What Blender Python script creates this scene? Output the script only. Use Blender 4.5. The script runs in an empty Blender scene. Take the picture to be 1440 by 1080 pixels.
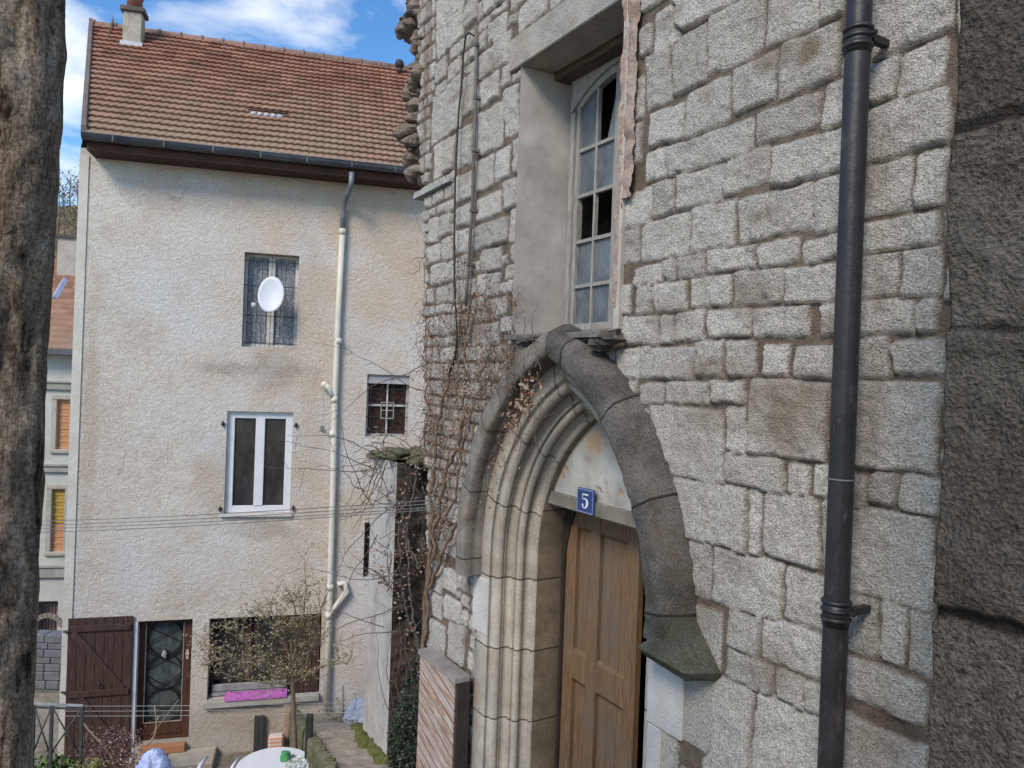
import bpy, math, random
import numpy as np
from mathutils import Matrix, Vector
S = bpy.context.scene
# ------------------------------------------------------------------ camera, sky, sun, exposure
F = 1040.0; ROLL = math.radians(2.06); YH = 535.0; ZC = 6.2      # eye 6.2 m above the lower yard
cam_d = bpy.data.cameras.new('camera'); cam = bpy.data.objects.new('camera', cam_d)
S.collection.objects.link(cam); S.camera = cam
cam_d.sensor_width = 36; cam_d.lens = 36 * F / 1440; cam_d.clip_start = 0.02; cam_d.clip_end = 2000
cam.matrix_world = (Matrix.Translation((0, 0, ZC)) @ Matrix.Rotation(math.radians(90) - math.atan(5 / F), 4, 'X')
                    @ Matrix.Rotation(ROLL, 4, 'Z'))
TO_SUN = Vector((-0.279, -0.542, 0.53)).normalized()
SUN_EL = math.asin(TO_SUN.z); SUN_AZ = math.atan2(TO_SUN.x, TO_SUN.y)
W_ = bpy.data.worlds.new('World'); S.world = W_; W_.use_nodes = True
nt = W_.node_tree; nt.nodes.clear()
def wn(t, **k):
    n = nt.nodes.new(t)
    for a, b in k.items(): setattr(n, a, b)
    return n
out = wn('ShaderNodeOutputWorld'); bg = wn('ShaderNodeBackground'); bg.inputs[1].default_value = 0.112
sky = wn('ShaderNodeTexSky', sky_type='NISHITA', sun_disc=False, sun_elevation=SUN_EL, sun_rotation=SUN_AZ,
         air_density=1.0, dust_density=0.1, ozone_density=3.6, altitude=300)
tc = wn('ShaderNodeTexCoord'); mp = wn('ShaderNodeMapping'); mp.inputs['Scale'].default_value = (1.0, 1.0, 2.6)
mp.inputs['Location'].default_value = (0.35, 0.2, 0.1)
nz = wn('ShaderNodeTexNoise'); nz.inputs['Scale'].default_value = 3.1; nz.inputs['Detail'].default_value = 7
nz.inputs['Roughness'].default_value = 0.55; nz.inputs['Distortion'].default_value = 0.35
rp = wn('ShaderNodeValToRGB'); rp.color_ramp.elements[0].position = 0.505; rp.color_ramp.elements[1].position = 0.72
rp.color_ramp.elements[0].color = (0, 0, 0, 1); rp.color_ramp.elements[1].color = (1, 1, 1, 1)
mx = wn('ShaderNodeMix', data_type='RGBA'); mx.inputs[7].default_value = (7.2, 7.2, 7.1, 1)
nt.links.new(tc.outputs['Generated'], mp.inputs[0]); nt.links.new(mp.outputs[0], nz.inputs['Vector'])
nt.links.new(nz.outputs['Fac'], rp.inputs[0]); nt.links.new(rp.outputs[0], mx.inputs[0])
hs_ = wn('ShaderNodeHueSaturation'); hs_.inputs['Saturation'].default_value = 1.2; hs_.inputs['Value'].default_value = 1.12
nt.links.new(sky.outputs[0], hs_.inputs['Color']); nt.links.new(hs_.outputs[0], mx.inputs[6]); nt.links.new(mx.outputs[2], bg.inputs[0]); nt.links.new(bg.outputs[0], out.inputs[0])
sd = bpy.data.lights.new('sun', 'SUN'); sd.energy = 1.95; sd.angle = math.radians(20); sd.color = (1.0, 0.90, 0.77)
so = bpy.data.objects.new('sun', sd); S.collection.objects.link(so); so.location = (0, 0, 40)
so.rotation_euler = TO_SUN.to_track_quat('Z', 'Y').to_euler()
S.view_settings.view_transform = 'Standard'; S.view_settings.look = 'None'; S.view_settings.gamma = 1
S.view_settings.exposure = 0.77
S.cycles.max_bounces = 6; S.cycles.use_denoising = True

# ------------------------------------------------------------------ frames and picture measurements
def ray(px, py):
    dx, dy = px - 720, py - 540; c, s = math.cos(ROLL), math.sin(ROLL)
    return (dx * c + dy * s) / F, (YH - (dy * c - dx * s + 540)) / F
class Frame:
    def __init__(s, o, ang):
        s.o = Vector(o); s.a = ang; s.M = Matrix.Translation(s.o) @ Matrix.Rotation(ang, 4, 'Z')
        s.ex = Vector((math.cos(ang), math.sin(ang), 0)); s.ey = Vector((-math.sin(ang), math.cos(ang), 0))
    def p(s, px, py, y=0.0):               # where the line of sight meets the plane y (of this wall)
        u, v = ray(px, py); r = Vector((u, 1, v)); c = Vector((0, 0, ZC))
        t = (s.o + s.ey * y - c).dot(s.ey) / r.dot(s.ey); P = c + r * t - s.o
        return P.dot(s.ex), P.z
def wp(px, py, t):                          # world point at forward distance t
    u, v = ray(px, py); return (u * t, t, ZC + v * t)
A = math.radians(31)
CH = Frame((2.46 * math.cos(A), 2.46 * math.sin(A), ZC), A - math.pi / 2)    # church wall: x right, y into the wall
u0, _ = ray(225, 950)
HS = Frame((u0 * 12.2, 12.2, ZC), math.radians(15))                         # house facade
WF = Frame((0, 0, 0), 0.0)

# ------------------------------------------------------------------ numpy noise
def h2(ix, iz, seed):
    h = (ix.astype(np.int64) * 374761393 + iz.astype(np.int64) * 668265263 + seed * 1442695041) & 0xffffffff
    h = ((h ^ (h >> 13)) * 1274126177) & 0xffffffff
    return ((h ^ (h >> 16)) & 0xffff) / 65535.0
def vn(x, z, seed=0):
    ix, iz = np.floor(x), np.floor(z); fx, fz = x - ix, z - iz
    fx = fx * fx * (3 - 2 * fx); fz = fz * fz * (3 - 2 * fz)
    a, b = h2(ix, iz, seed), h2(ix + 1, iz, seed); c, d = h2(ix, iz + 1, seed), h2(ix + 1, iz + 1, seed)
    return (a * (1 - fx) + b * fx) * (1 - fz) + (c * (1 - fx) + d * fx) * fz - 0.5
def fbm(x, z, f, o=3, seed=0, g=0.5):
    r = 0; a = 1.0
    for i in range(o):
        r = r + a * vn(x * f + 17.3 * i, z * f - 9.1 * i, seed + i); f *= 2.03; a *= g
    return r

# ------------------------------------------------------------------ objects
class MB:
    """collects vertices and faces of one mesh (in the coordinates of a frame)"""
    def __init__(s): s.v = []; s.f = []; s.c = []; s.smooth = False
    def add(s, v, f, col=None):
        n = len(s.v); s.v += [tuple(p) for p in v]; s.f += [tuple(i + n for i in q) for q in f]
        s.c += [col or (0.5, 0.5, 0.5)] * len(v); return s
    def box(s, x0, x1, y0, y1, z0, z1, col=None, b=0.0):
        if b <= 0:
            v = [(x, y, z) for z in (z0, z1) for y in (y0, y1) for x in (x0, x1)]
            return s.add(v, [(0, 2, 3, 1), (4, 5, 7, 6), (0, 1, 5, 4), (1, 3, 7, 5), (3, 2, 6, 7), (2, 0, 4, 6)], col)
        prof = []                                            # chamfered box: 24 vertices
        v = []; idx = {}
        X, Y, Z = (x0, x1), (y0, y1), (z0, z1)
        for i in (0, 1):
            for j in (0, 1):
                for k in (0, 1):
                    sx, sy, sz = (b, -b)[i], (b, -b)[j], (b, -b)[k]
                    idx[i, j, k] = len(v)
                    v += [(X[i], Y[j] + sy, Z[k] + sz), (X[i] + sx, Y[j], Z[k] + sz), (X[i] + sx, Y[j] + sy, Z[k])]
        q = []
        for i in (0, 1): q.append([idx[i, 0, 0], idx[i, 1, 0], idx[i, 1, 1], idx[i, 0, 1]])
        for j in (0, 1): q.append([idx[0, j, 0] + 1, idx[1, j, 0] + 1, idx[1, j, 1] + 1, idx[0, j, 1] + 1])
        for k in (0, 1): q.append([idx[0, 0, k] + 2, idx[1, 0, k] + 2, idx[1, 1, k] + 2, idx[0, 1, k] + 2])
        for a in (0, 1):
            for c in (0, 1):
                q.append([idx[a, c, 0], idx[a, c, 1], idx[a, c, 1] + 1, idx[a, c, 0] + 1])
                q.append([idx[a, 0, c], idx[a, 1, c], idx[a, 1, c] + 2, idx[a, 0, c] + 2])
                q.append([idx[0, a, c] + 1, idx[1, a, c] + 1, idx[1, a, c] + 2, idx[0, a, c] + 2])
        q += [[idx[k], idx[k] + 1, idx[k] + 2] for k in idx]
        return s.add(v, q, col)
    def tube(s, pts, r, n=8, caps=True, col=None):
        pts = [Vector(p) for p in pts]; rs = r if isinstance(r, (list, tuple)) else [r] * len(pts)
        v = []; f = []; up = None
        for i, p in enumerate(pts):
            t = (pts[min(i + 1, len(pts) - 1)] - pts[max(i - 1, 0)])
            t = t.normalized() if t.length > 1e-9 else Vector((0, 0, 1))
            if up is None: up = Vector((0, 0, 1)) if abs(t.z) < 0.9 else Vector((1, 0, 0))
            a = up - t * up.dot(t)
            a = a.normalized() if a.length > 1e-6 else t.orthogonal().normalized()
            up = a; b = t.cross(a)
            for k in range(n):
                th = 2 * math.pi * k / n; v.append(p + (a * math.cos(th) + b * math.sin(th)) * rs[i])
        for i in range(len(pts) - 1):
            for k in range(n):
                f.append((i * n + k, i * n + (k + 1) % n, (i + 1) * n + (k + 1) % n, (i + 1) * n + k))
        if caps: f.append(tuple(range(n - 1, -1, -1))); f.append(tuple((len(pts) - 1) * n + k for k in range(n)))
        return s.add(v, f, col)
    def prism(s, poly, y0, y1, col=None):        # polygon in x,z pushed from y0 to y1
        n = len(poly)
        return s.add([(x, y0, z) for x, z in poly] + [(x, y1, z) for x, z in poly],
                     [tuple(range(n)), tuple(range(2 * n - 1, n - 1, -1))] + [(i, i + n, (i + 1) % n + n, (i + 1) % n) for i in range(n)], col)
    def lump(s, c, r, seed=0, n=10, rough=0.25, col=None):
        v = []; f = []; m = n // 2 + 1; rr = random.Random(seed); ph = [rr.uniform(0, 6) for _ in range(6)]
        for i in range(m + 1):
            th = math.pi * i / m
            for k in range(n):
                a = 2 * math.pi * k / n; d = (math.sin(th) * math.cos(a), math.sin(th) * math.sin(a), math.cos(th))
                w = 1 + rough * (math.sin(3 * d[0] + ph[0]) * math.sin(3.7 * d[1] + ph[1]) + 0.6 * math.sin(5 * d[2] + ph[2] + 3 * d[0]) + rr.uniform(-.3, .3) * (0 < i < m))
                v.append((c[0] + r[0] * d[0] * w, c[1] + r[1] * d[1] * w, c[2] + r[2] * d[2] * w))
        for i in range(m):
            for k in range(n): f.append((i * n + k, i * n + (k + 1) % n, (i + 1) * n + (k + 1) % n, (i + 1) * n + k))
        return s.add(v, f, col)
def finish(me, mat, smooth):
    me.materials.append(mat)
    if smooth: me.polygons.foreach_set('use_smooth', [True] * len(me.polygons))
    me.update()
def root_of(o):
    while o.parent: o = o.parent
    return o
def link(name, me, fr, parent):
    o = bpy.data.objects.new(name, me); S.collection.objects.link(o)
    if parent is None: o.matrix_world = fr.M
    else:
        o.parent = parent; R = root_of(parent)
        o.matrix_parent_inverse = Matrix.Identity(4)
        me.transform(ROOTM[R.name].inverted() @ fr.M)
    if parent is None: ROOTM[o.name] = fr.M.copy()
    return o
ROOTM = {}
def build(mb, name, mat, parent=None, fr=WF, smooth=False, col=False):
    me = bpy.data.meshes.new(name); me.from_pydata(mb.v, [], mb.f)
    if col:
        at = me.color_attributes.new('Col', 'FLOAT_COLOR', 'POINT')
        at.data.foreach_set('color', np.array([(*c, 1.0) for c in mb.c], dtype=np.float32).ravel())
    finish(me, mat, smooth or mb.smooth)
    if parent is None:                       # a one-mesh thing: put its origin at its base
        P = np.array(mb.v); cx, cy = P[:, 0].mean(), P[:, 1].mean(); cz = P[:, 2].min()
        me.transform(Matrix.Translation((-cx, -cy, -cz)))
        o = bpy.data.objects.new(name, me); S.collection.objects.link(o)
        o.matrix_world = fr.M @ Matrix.Translation((cx, cy, cz)); ROOTM[o.name] = o.matrix_world.copy(); return o
    return link(name, me, fr, parent)
def tag(o, label=None, cat=None, group=None, kind=None):
    if label: o['label'] = label
    if cat: o['category'] = cat
    if group: o['group'] = group
    if kind: o['kind'] = kind
    return o
def thing(name, label, cat, fr, base=(0, 0, 0), group=None):
    o = bpy.data.objects.new(name, None); S.collection.objects.link(o)
    M = fr.M @ Matrix.Translation(base); o.matrix_world = M; ROOTM[o.name] = M.copy(); o.empty_display_size = 0.2
    return tag(o, label, cat, group)
def grid_mesh(name, P, keep, cols, mat, parent, fr, smooth=True, uv=None):
    """P: (nz, nx, 3) vertices, keep: (nz-1, nx-1) mask of quads, cols: (nz, nx, 3)"""
    nz_, nx = P.shape[:2]; idx = np.arange(nz_ * nx).reshape(nz_, nx)
    q = np.stack([idx[:-1, :-1], idx[:-1, 1:], idx[1:, 1:], idx[1:, :-1]], -1)[keep]
    used = np.zeros(nz_ * nx, bool); used[q.ravel()] = True; new = np.cumsum(used) - 1
    q = new[q]; V = P.reshape(-1, 3)[used]
    me = bpy.data.meshes.new(name); me.vertices.add(len(V)); me.vertices.foreach_set('co', V.astype(np.float32).ravel())
    me.loops.add(q.size); me.loops.foreach_set('vertex_index', q.ravel().astype(np.int32))
    me.polygons.add(len(q)); me.polygons.foreach_set('loop_start', np.arange(0, q.size, 4, dtype=np.int32))
    me.update(calc_edges=True)
    if cols is not None:
        c = cols.reshape(-1, 3)[used]; c = np.concatenate([c, np.ones((len(c), 1))], 1)
        at = me.color_attributes.new('Col', 'FLOAT_COLOR', 'POINT'); at.data.foreach_set('color', c.astype(np.float32).ravel())
    if uv is not None:
        U = uv.reshape(-1, 2)[used][q.ravel()]; ul = me.uv_layers.new(name='UVMap'); ul.data.foreach_set('uv', U.astype(np.float32).ravel())
    finish(me, mat, smooth); me.validate()
    return link(name, me, fr, parent)

# ------------------------------------------------------------------ materials
class Mat:
    def __init__(s, name, rough=0.9, spec=0.3):
        s.m = bpy.data.materials.new(name); s.m.use_nodes = True; s.t = s.m.node_tree; s.b = s.t.nodes['Principled BSDF']
        s.b.inputs['Roughness'].default_value = rough; s.b.inputs['Specular IOR Level'].default_value = spec
        s.co = s.n('ShaderNodeTexCoord').outputs['Object']
    def n(s, t, **k):
        x = s.t.nodes.new(t)
        for a, b in k.items(): setattr(x, a, b)
        return x
    def l(s, a, b): s.t.links.new(a, b)
    def mapped(s, sc, rot=(0, 0, 0)):
        m = s.n('ShaderNodeMapping'); m.inputs['Scale'].default_value = sc; m.inputs['Rotation'].default_value = rot; s.l(s.co, m.inputs[0]); return m.outputs[0]
    def noise(s, scale, detail=4, rough=0.55, vec=None, dist=0.0):
        x = s.n('ShaderNodeTexNoise'); x.inputs['Scale'].default_value = scale; x.inputs['Detail'].default_value = detail
        x.inputs['Roughness'].default_value = rough; x.inputs['Distortion'].default_value = dist
        s.l(vec if vec is not None else s.co, x.inputs['Vector']); return x.outputs['Fac']
    def voro(s, scale, feat='F1', vec=None):
        x = s.n('ShaderNodeTexVoronoi', feature=feat); x.inputs['Scale'].default_value = scale
        s.l(vec if vec is not None else s.co, x.inputs['Vector']); return x.outputs['Distance']
    def ramp(s, fac, stops):
        r = s.n('ShaderNodeValToRGB'); e = r.color_ramp.elements
        while len(e) < len(stops): e.new(0.5)
        for i, (p, c) in enumerate(stops):
            e[i].position = p; e[i].color = (*(c if isinstance(c, (tuple, list)) else (c, c, c)), 1)
        s.l(fac, r.inputs[0]); return r.outputs[0]
    def mix(s, fac, a, b, mode='MIX'):
        x = s.n('ShaderNodeMix', data_type='RGBA', blend_type=mode)
        for i, v in ((0, fac), (6, a), (7, b)):
            if isinstance(v, (int, float)): x.inputs[i].default_value = v
            elif isinstance(v, tuple): x.inputs[i].default_value = (*v, 1)
            else: s.l(v, x.inputs[i])
        return x.outputs[2]
    def math(s, op, a, b=0.0):
        x = s.n('ShaderNodeMath', operation=op)
        for i, v in ((0, a), (1, b)):
            if isinstance(v, (int, float)): x.inputs[i].default_value = v
            else: s.l(v, x.inputs[i])
        return x.outputs[0]
    def attr(s):
        a = s.n('ShaderNodeAttribute', attribute_name='Col'); sp = s.n('ShaderNodeSeparateColor'); s.l(a.outputs['Color'], sp.inputs[0])
        return a.outputs['Color'], sp.outputs
    def blob(s, cx, cz, rx, rz, soft=.5, nf=2.2, na=.9, det=5):
        o = s.xyz(); f = lambda k, c, r: s.math('POWER', s.math('ABSOLUTE', s.math('DIVIDE', s.math('SUBTRACT', o[k], c), r)), 2.0)
        d = s.math('SQRT', s.math('ADD', f(0, cx, rx), f(2, cz, rz))); d = s.math('ADD', d, s.math('MULTIPLY', s.math('SUBTRACT', s.noise(nf, det, .7), .5), na * 2))
        return s.ramp(d, [(max(0, 1 - soft), 1.0), (1.0, 0.0)])
    def xyz(s, v=None):
        x = s.n('ShaderNodeSeparateXYZ'); s.l(v if v is not None else s.co, x.inputs[0]); return x.outputs
    def color(s, c):
        if isinstance(c, tuple): s.b.inputs['Base Color'].default_value = (*c, 1)
        else: s.l(c, s.b.inputs['Base Color'])
        return s
    def bump(s, h, dist=0.01, strength=1.0):
        x = s.n('ShaderNodeBump'); x.inputs['Distance'].default_value = dist; x.inputs['Strength'].default_value = strength
        s.l(h, x.inputs['Height']); s.l(x.outputs[0], s.b.inputs['Normal']); return s
def simple(name, c, c2=None, scale=6, rough=0.8, bump=0.0, bscale=60, metal=0.0, spec=0.3, streak=None):
    m = Mat(name, rough, spec); m.b.inputs['Metallic'].default_value = metal
    c2 = c2 or tuple(x * 0.6 for x in c); vec = m.mapped(streak) if streak else None
    m.color(m.ramp(m.noise(scale, 6, 0.65, vec), [(0.3, c2), (0.68, c)]))
    if bump: m.bump(m.noise(bscale, 4, 0.6, vec), bump)
    return m.m

# church masonry: tone per stone (R), mortar mask (G), brown stain (B)
def masonry(name, light, dark, mortar, stain, speck=1.0):
    m = Mat(name, 0.95, 0.15); _, (r, g, b) = m.attr()[0], m.attr()[1][:3]
    col = m.mix(r, dark, light)
    sp = m.noise(95, 4, 0.85); sp2 = m.voro(120)
    col = m.mix(0.62 * speck, col, m.ramp(sp, [(0.40, (0.26, 0.24, 0.22)), (0.50, (0.95, 0.95, 0.95)), (0.58, (1.45, 1.43, 1.38))]), 'MULTIPLY')
    col = m.mix(m.ramp(m.noise(3.2, 6, 0.7), [(0.45, 0.0), (0.72, 0.55)]), col, m.mix(0.5, mortar, light))
    col = m.mix(m.ramp(m.noise(11, 4, 0.7), [(0.58, 0.0), (0.78, 0.5)]), col, stain)
    col = m.mix(m.ramp(m.noise(1.3, 5, 0.6), [(0.50, 0.0), (0.75, 0.28)]), col, (0.42, 0.43, 0.40))
    col = m.mix(b, col, stain)
    mc = m.ramp(m.noise(9, 5, 0.7), [(0.35, tuple(x * 0.55 for x in mortar)), (0.62, mortar)])
    col = m.mix(g, col, mc); m.color(col)
    hh = m.math('ADD', m.math('MULTIPLY', sp, 0.8), m.math('MULTIPLY', sp2, 0.55)); hh = m.math('ADD', hh, m.math('MULTIPLY', m.noise(190, 2, 0.7), 0.35))
    m.bump(hh, 0.016, 1.0); return m.m
M_church = masonry('pale rough masonry', (0.70, 0.67, 0.61), (0.50, 0.47, 0.42), (0.26, 0.205, 0.155), (0.27, 0.20, 0.135))
M_pier = masonry('grimy masonry with painted shade', (0.15, 0.132, 0.112), (0.09, 0.079, 0.067), (0.045, 0.038, 0.033), (0.10, 0.075, 0.055), 1.2)  # shade of the alley is put into these dark tones, besides the dirt
# ------------------------------------------------------------------ stone walls with every stone in relief
def stone_relief(xs, zs, stones, seed, relief=0.0115, rough=0.0085, wob=0.008, stains=()):
    """stones: x0, x1, z0, z1, smooth, tone. returns height, tone, mortar, stain on the grid"""
    X, Z = np.meshgrid(xs, zs)
    Xw = X + wob * 2 * fbm(X, Z, 7, 3, seed + 1); Zw = Z + wob * 2 * fbm(X, Z, 7, 3, seed + 7)
    H = 0.010 * fbm(X, Z, 3.5, 2, seed + 21) + 0.007 * fbm(X, Z, 22, 3, seed + 20, .6) - 0.006; T = np.full(X.shape, 0.4); D1 = np.full(X.shape, -1.0); D2 = np.full(X.shape, -1.0); Hs = np.zeros(X.shape); rr = random.Random(seed)
    for (x0, x1, z0, z1, sm, tone) in stones:
        i0, i1 = np.searchsorted(xs, (x0 - 0.03, x1 + 0.03)); j0, j1 = np.searchsorted(zs, (z0 - 0.03, z1 + 0.03))
        if i1 - i0 < 2 or j1 - j0 < 2: continue
        sl = (slice(j0, j1), slice(i0, i1)); hx, hz = (x1 - x0) / 2, (z1 - z0) / 2
        rad = min(rr.uniform(0.008, 0.026), hx * .6, hz * .6) * (0.3 if sm else 1)
        skx = rr.uniform(-0.07, 0.07) * (0 if sm else 1); skz = rr.uniform(-0.03, 0.03) * (0 if sm else 1)
        xx = (Xw[sl] if not sm else X[sl]) - (x0 + x1) / 2; zz = (Zw[sl] if not sm else Z[sl]) - (z0 + z1) / 2
        xx, zz = xx + skx * zz, zz + skz * xx
        qx, qz = np.abs(xx) - (hx - rad), np.abs(zz) - (hz - rad)
        d = rad - np.hypot(np.maximum(qx, 0), np.maximum(qz, 0)) - np.minimum(np.maximum(qx, qz), 0)
        d = d + (0 if sm else 1) * .005 * fbm(X[sl], Z[sl], 32, 2, 5)
        R = relief * rr.uniform(0.5, 1.3) * (0.35 if sm else 1)
        nb = (fbm(X[sl], Z[sl], 6, 2, rr.randint(0, 9999)) * .9 + fbm(X[sl], Z[sl], 20, 3, rr.randint(0, 9999), 0.75) * .95) * rough * 1.5 * (0.15 if sm else 1)
        tilt = (xx * rr.uniform(-1, 1) + zz * rr.uniform(-1, 1)) * (0.0 if sm else 0.04)
        own = d > D1[sl]
        D2[sl] = np.where(own, D1[sl], np.maximum(D2[sl], d)); D1[sl] = np.where(own, d, D1[sl])
        Hs[sl] = np.where(own, R + nb + tilt, Hs[sl]); T[sl] = np.where(own & (d > -.01), tone, T[sl])
    D2 = np.clip(D2 + .004, 0, 1); D2 = D2 * np.clip((.055 - D2) / .02, 0, 1)
    q = D1 - D2; e = np.clip(q / 0.0085, 0, 1); e = e * e * (3 - 2 * e)
    H = H * (1 - e) + e * Hs; G = 1 - np.clip((q + .002) / .0065, 0, 1) * .95
    B = np.zeros(X.shape)
    for (sx, sz, rx, rz, k) in stains:
        q = np.hypot((X - sx) / rx, (Z - sz) / rz) + 0.9 * fbm(X, Z, 8, 4, seed + 3)
        B = np.maximum(B, k * np.clip(1.25 - q, 0, 1))
    return X, Z, H, np.stack([T, G, B], -1)
def fallback(x0, x1, z0, z1, hmin, hmax, wmin, wmax, seed, explicit, joint=0.014):
    rr = random.Random(seed); res = []; z = z0
    while z < z1:
        h = rr.uniform(hmin, hmax); x = x0 - rr.uniform(0, wmax)
        while x < x1:
            w = rr.uniform(wmin, wmax); a = (x + joint / 2, x + w - joint / 2, z + joint / 2, z + h - joint / 2)
            bad = False
            for e in explicit:
                ox = min(a[1], e[1]) - max(a[0], e[0]); oz = min(a[3], e[3]) - max(a[2], e[2])
                if ox > 0 and oz > 0:
                    # shave the newcomer back to the joint, along its cheaper side
                    if ox / (a[1] - a[0]) < oz / (a[3] - a[2]):
                        a = (a[0], e[0] - joint, a[2], a[3]) if a[0] < e[0] else (e[1] + joint, a[1], a[2], a[3])
                    else:
                        a = (a[0], a[1], a[2], e[2] - joint) if a[2] < e[2] else (a[0], a[1], e[3] + joint, a[3])
                    if a[1] - a[0] < 0.05 or a[3] - a[2] < 0.045: bad = True; break
            if not bad: res.append((*a, False, rr.uniform(0.1, 1)))
            x += w
        z += h
    return res
CR = {'A': (860, 0, 4), 'B': (860, 250, 4), 'C': (880, 480, 4), 'D': (900, 720, 3), 'E': (1180, 0, 3), 'F': (1180, 340, 3),
      'G': (1160, 680, 2.7), 'H': (570, 0, 4), 'I': (570, 230, 4), 'J': (570, 720, 3)}
ST = """A 100 330 -120 60;A 345 660 -90 125;A 245 400 50 285;A 670 850 -120 0;A 200 340 300 600;A 350 540 185 500;A 550 860 35 360
A 880 1160 -40 215;A 1170 1320 -80 95;A 220 405 615 800;A 420 665 480 725;A 690 940 345 600;A 955 1270 200 495;A 200 310 850 1010
A 320 795 745 935;A 820 1170 585 760;A 1190 1430 450 690;A 645 890 850 1060;A 905 1430 760 990
B 85 225 75 270;B 235 360 20 210;B 370 640 -60 160;B 70 170 290 475;B 175 445 230 450;B 460 710 150 400;B 725 1130 80 325
B 1140 1380 0 290;B 135 300 495 600;B 305 370 460 570;B 380 535 440 560;B 545 820 395 515;B 830 1060 360 485;B 1070 1370 330 450
B 140 228 610 770;B 240 430 590 750;B 455 675 560 720;B 690 965 520 705;B 980 1370 490 690;B 70 265 790 940;B 270 350 775 925
B 360 530 755 915;B 545 790 745 890;B 800 1120 725 885;B 1180 1360 705 880;B 20 160 965 1120
C 85 390 35 210;C 405 565 0 205;C 585 735 5 200;C 780 920 20 195;C 960 1240 20 200;C 80 215 240 350;C 222 480 235 350
C 490 685 235 345;C 135 560 375 765;C 575 685 630 375;C 700 1140 225 650;C 570 890 650 820;C 910 1030 690 860;C 1055 1240 705 880
C 270 690 800 1150;C 700 765 845 1200;C 780 1090 870 1240;C 1105 1240 900 1290
D 200 300 130 360;D 310 600 180 430;D 610 850 260 490;D 370 510 430 590;D 515 850 490 680;D 365 560 610 750;D 570 695 680 820
D 700 850 740 870;D 480 850 825 1200;D 280 470 720 1200
E 100 470 -60 200;E 100 245 260 430;E 255 440 200 380;E 90 460 420 650;E 80 310 690 900;E 320 445 650 870;E 80 415 925 1055
F 50 250 55 235;F 260 430 25 225;F 60 320 250 385;F 325 420 245 380;F 40 215 405 575;F 230 440 415 555;F 40 420 590 960
F 20 125 980 1125;F 135 250 975 1115;F 260 430 990 1150
G 60 415 110 440;G 50 195 420 640;G 205 305 450 680;G 320 410 480 720;G 40 385 700 858;G 40 385 932 1200
H 180 410 -80 80;H 175 330 110 270;H 335 410 -40 130;H 415 465 190 290;H 475 575 110 215;H 165 232 345 450;H 240 320 350 440
H 163 232 470 540;H 145 318 490 765;H 330 390 430 640;H 410 510 300 455;H 515 600 200 370;H 410 530 440 580;H 410 550 612 850
H 562 640 500 760;H 160 210 810 1000;H 215 275 780 960;H 295 380 720 930;H 400 500 890 1060;H 510 590 840 1000
I 290 380 60 200;I 400 540 175 300;I 550 620 90 250;I 130 180 310 440;I 190 250 285 400;I 285 365 240 340;I 380 575 330 460
I 120 195 460 560;I 205 265 420 540;I 280 365 375 500;I 150 270 560 670;I 285 350 520 640;I 430 540 480 600;I 560 620 575 650
I 540 610 665 730;I 175 270 690 780;I 285 345 655 770;I 460 530 615 740;I 480 570 760 850;I 370 520 900 1020
J 92 155 215 330;J 160 215 240 340;J 92 155 340 440;J 165 235 370 470;J 90 170 460 600;J 185 250 470 640;J 130 230 60 180"""
rs = random.Random(5); stones = []
for row in ST.replace('\n', ';').split(';'):
    k, a, b, c, d = row.split(); ox, oy, sc = CR[k]; a, b, c, d = (float(q) for q in (a, b, c, d))
    c, d = min(c, d), max(c, d); xm = ox + (a + b) / 2 / sc
    x0, x1 = CH.p(ox + a / sc, oy + (c + d) / 2 / sc)[0], CH.p(ox + b / sc, oy + (c + d) / 2 / sc)[0]
    z1, z0 = CH.p(xm, oy + c / sc)[1], CH.p(xm, oy + d / sc)[1]
    stones.append((x0 - .002, x1 + .002, z0 - .005, z1 + .005, False, rs.uniform(0.35, 1) if rs.random() < .85 else rs.uniform(0, .3)))
PC, OFF, SPR = -3.495, 0.474, -1.15           # portal: centre line, offset of the two arc centres, springing height
def in_arch(X, Z, half):
    r = half + OFF; ax = np.abs(X - PC)
    return np.where(Z < SPR, ax < half, (ax + OFF) ** 2 + (Z - SPR) ** 2 < r * r)
WX0, WX1, WZ0, WZ1 = -4.085, -3.052, 0.289, 2.019   # tall window opening
smooth = [(-2.485, -2.26, -1.62, -0.98, True, .55), (WX0 - .13, WX1 + .02, WZ1 + .004, WZ1 + .22, True, .5)]
stones = [s for s in stones if not (s[0] < -2.5 and s[1] > -4.5 and in_arch((s[0] + s[1]) / 2, (s[2] + s[3]) / 2, 1.02)
                                    or (s[1] > WX0 + .04 and s[0] < WX1 - .04 and s[3] > WZ0 + .04 and s[2] < WZ1))]
stones = smooth + stones
stones += fallback(-6.1, -4.35, -3.9, 4.4, 0.08, 0.17, 0.08, 0.24, 3, stones, .018)
stones += fallback(-4.35, -1.2, -3.9, 4.4, 0.13, 0.26, 0.12, 0.42, 3, stones)
def axis(a, b, d, fixed=()):
    n = int(round((b - a) / d)); v = list(np.linspace(a, b, n + 1))
    for f in fixed:
        i = int(np.argmin([abs(q - f) for q in v])); v[i] = f
    return np.array(sorted(v))
xs = np.concatenate([axis(-6.0, -2.7, 0.0115, (WX0, WX1))[:-1], axis(-2.7, -0.6, 0.0085)])
zs = axis(-3.8, 4.2, 0.0100, (WZ0, WZ1))
sp = lambda px, py, rx, rz, k: (*CH.p(px, py), rx, rz, k)
r7 = random.Random(70)
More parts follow.
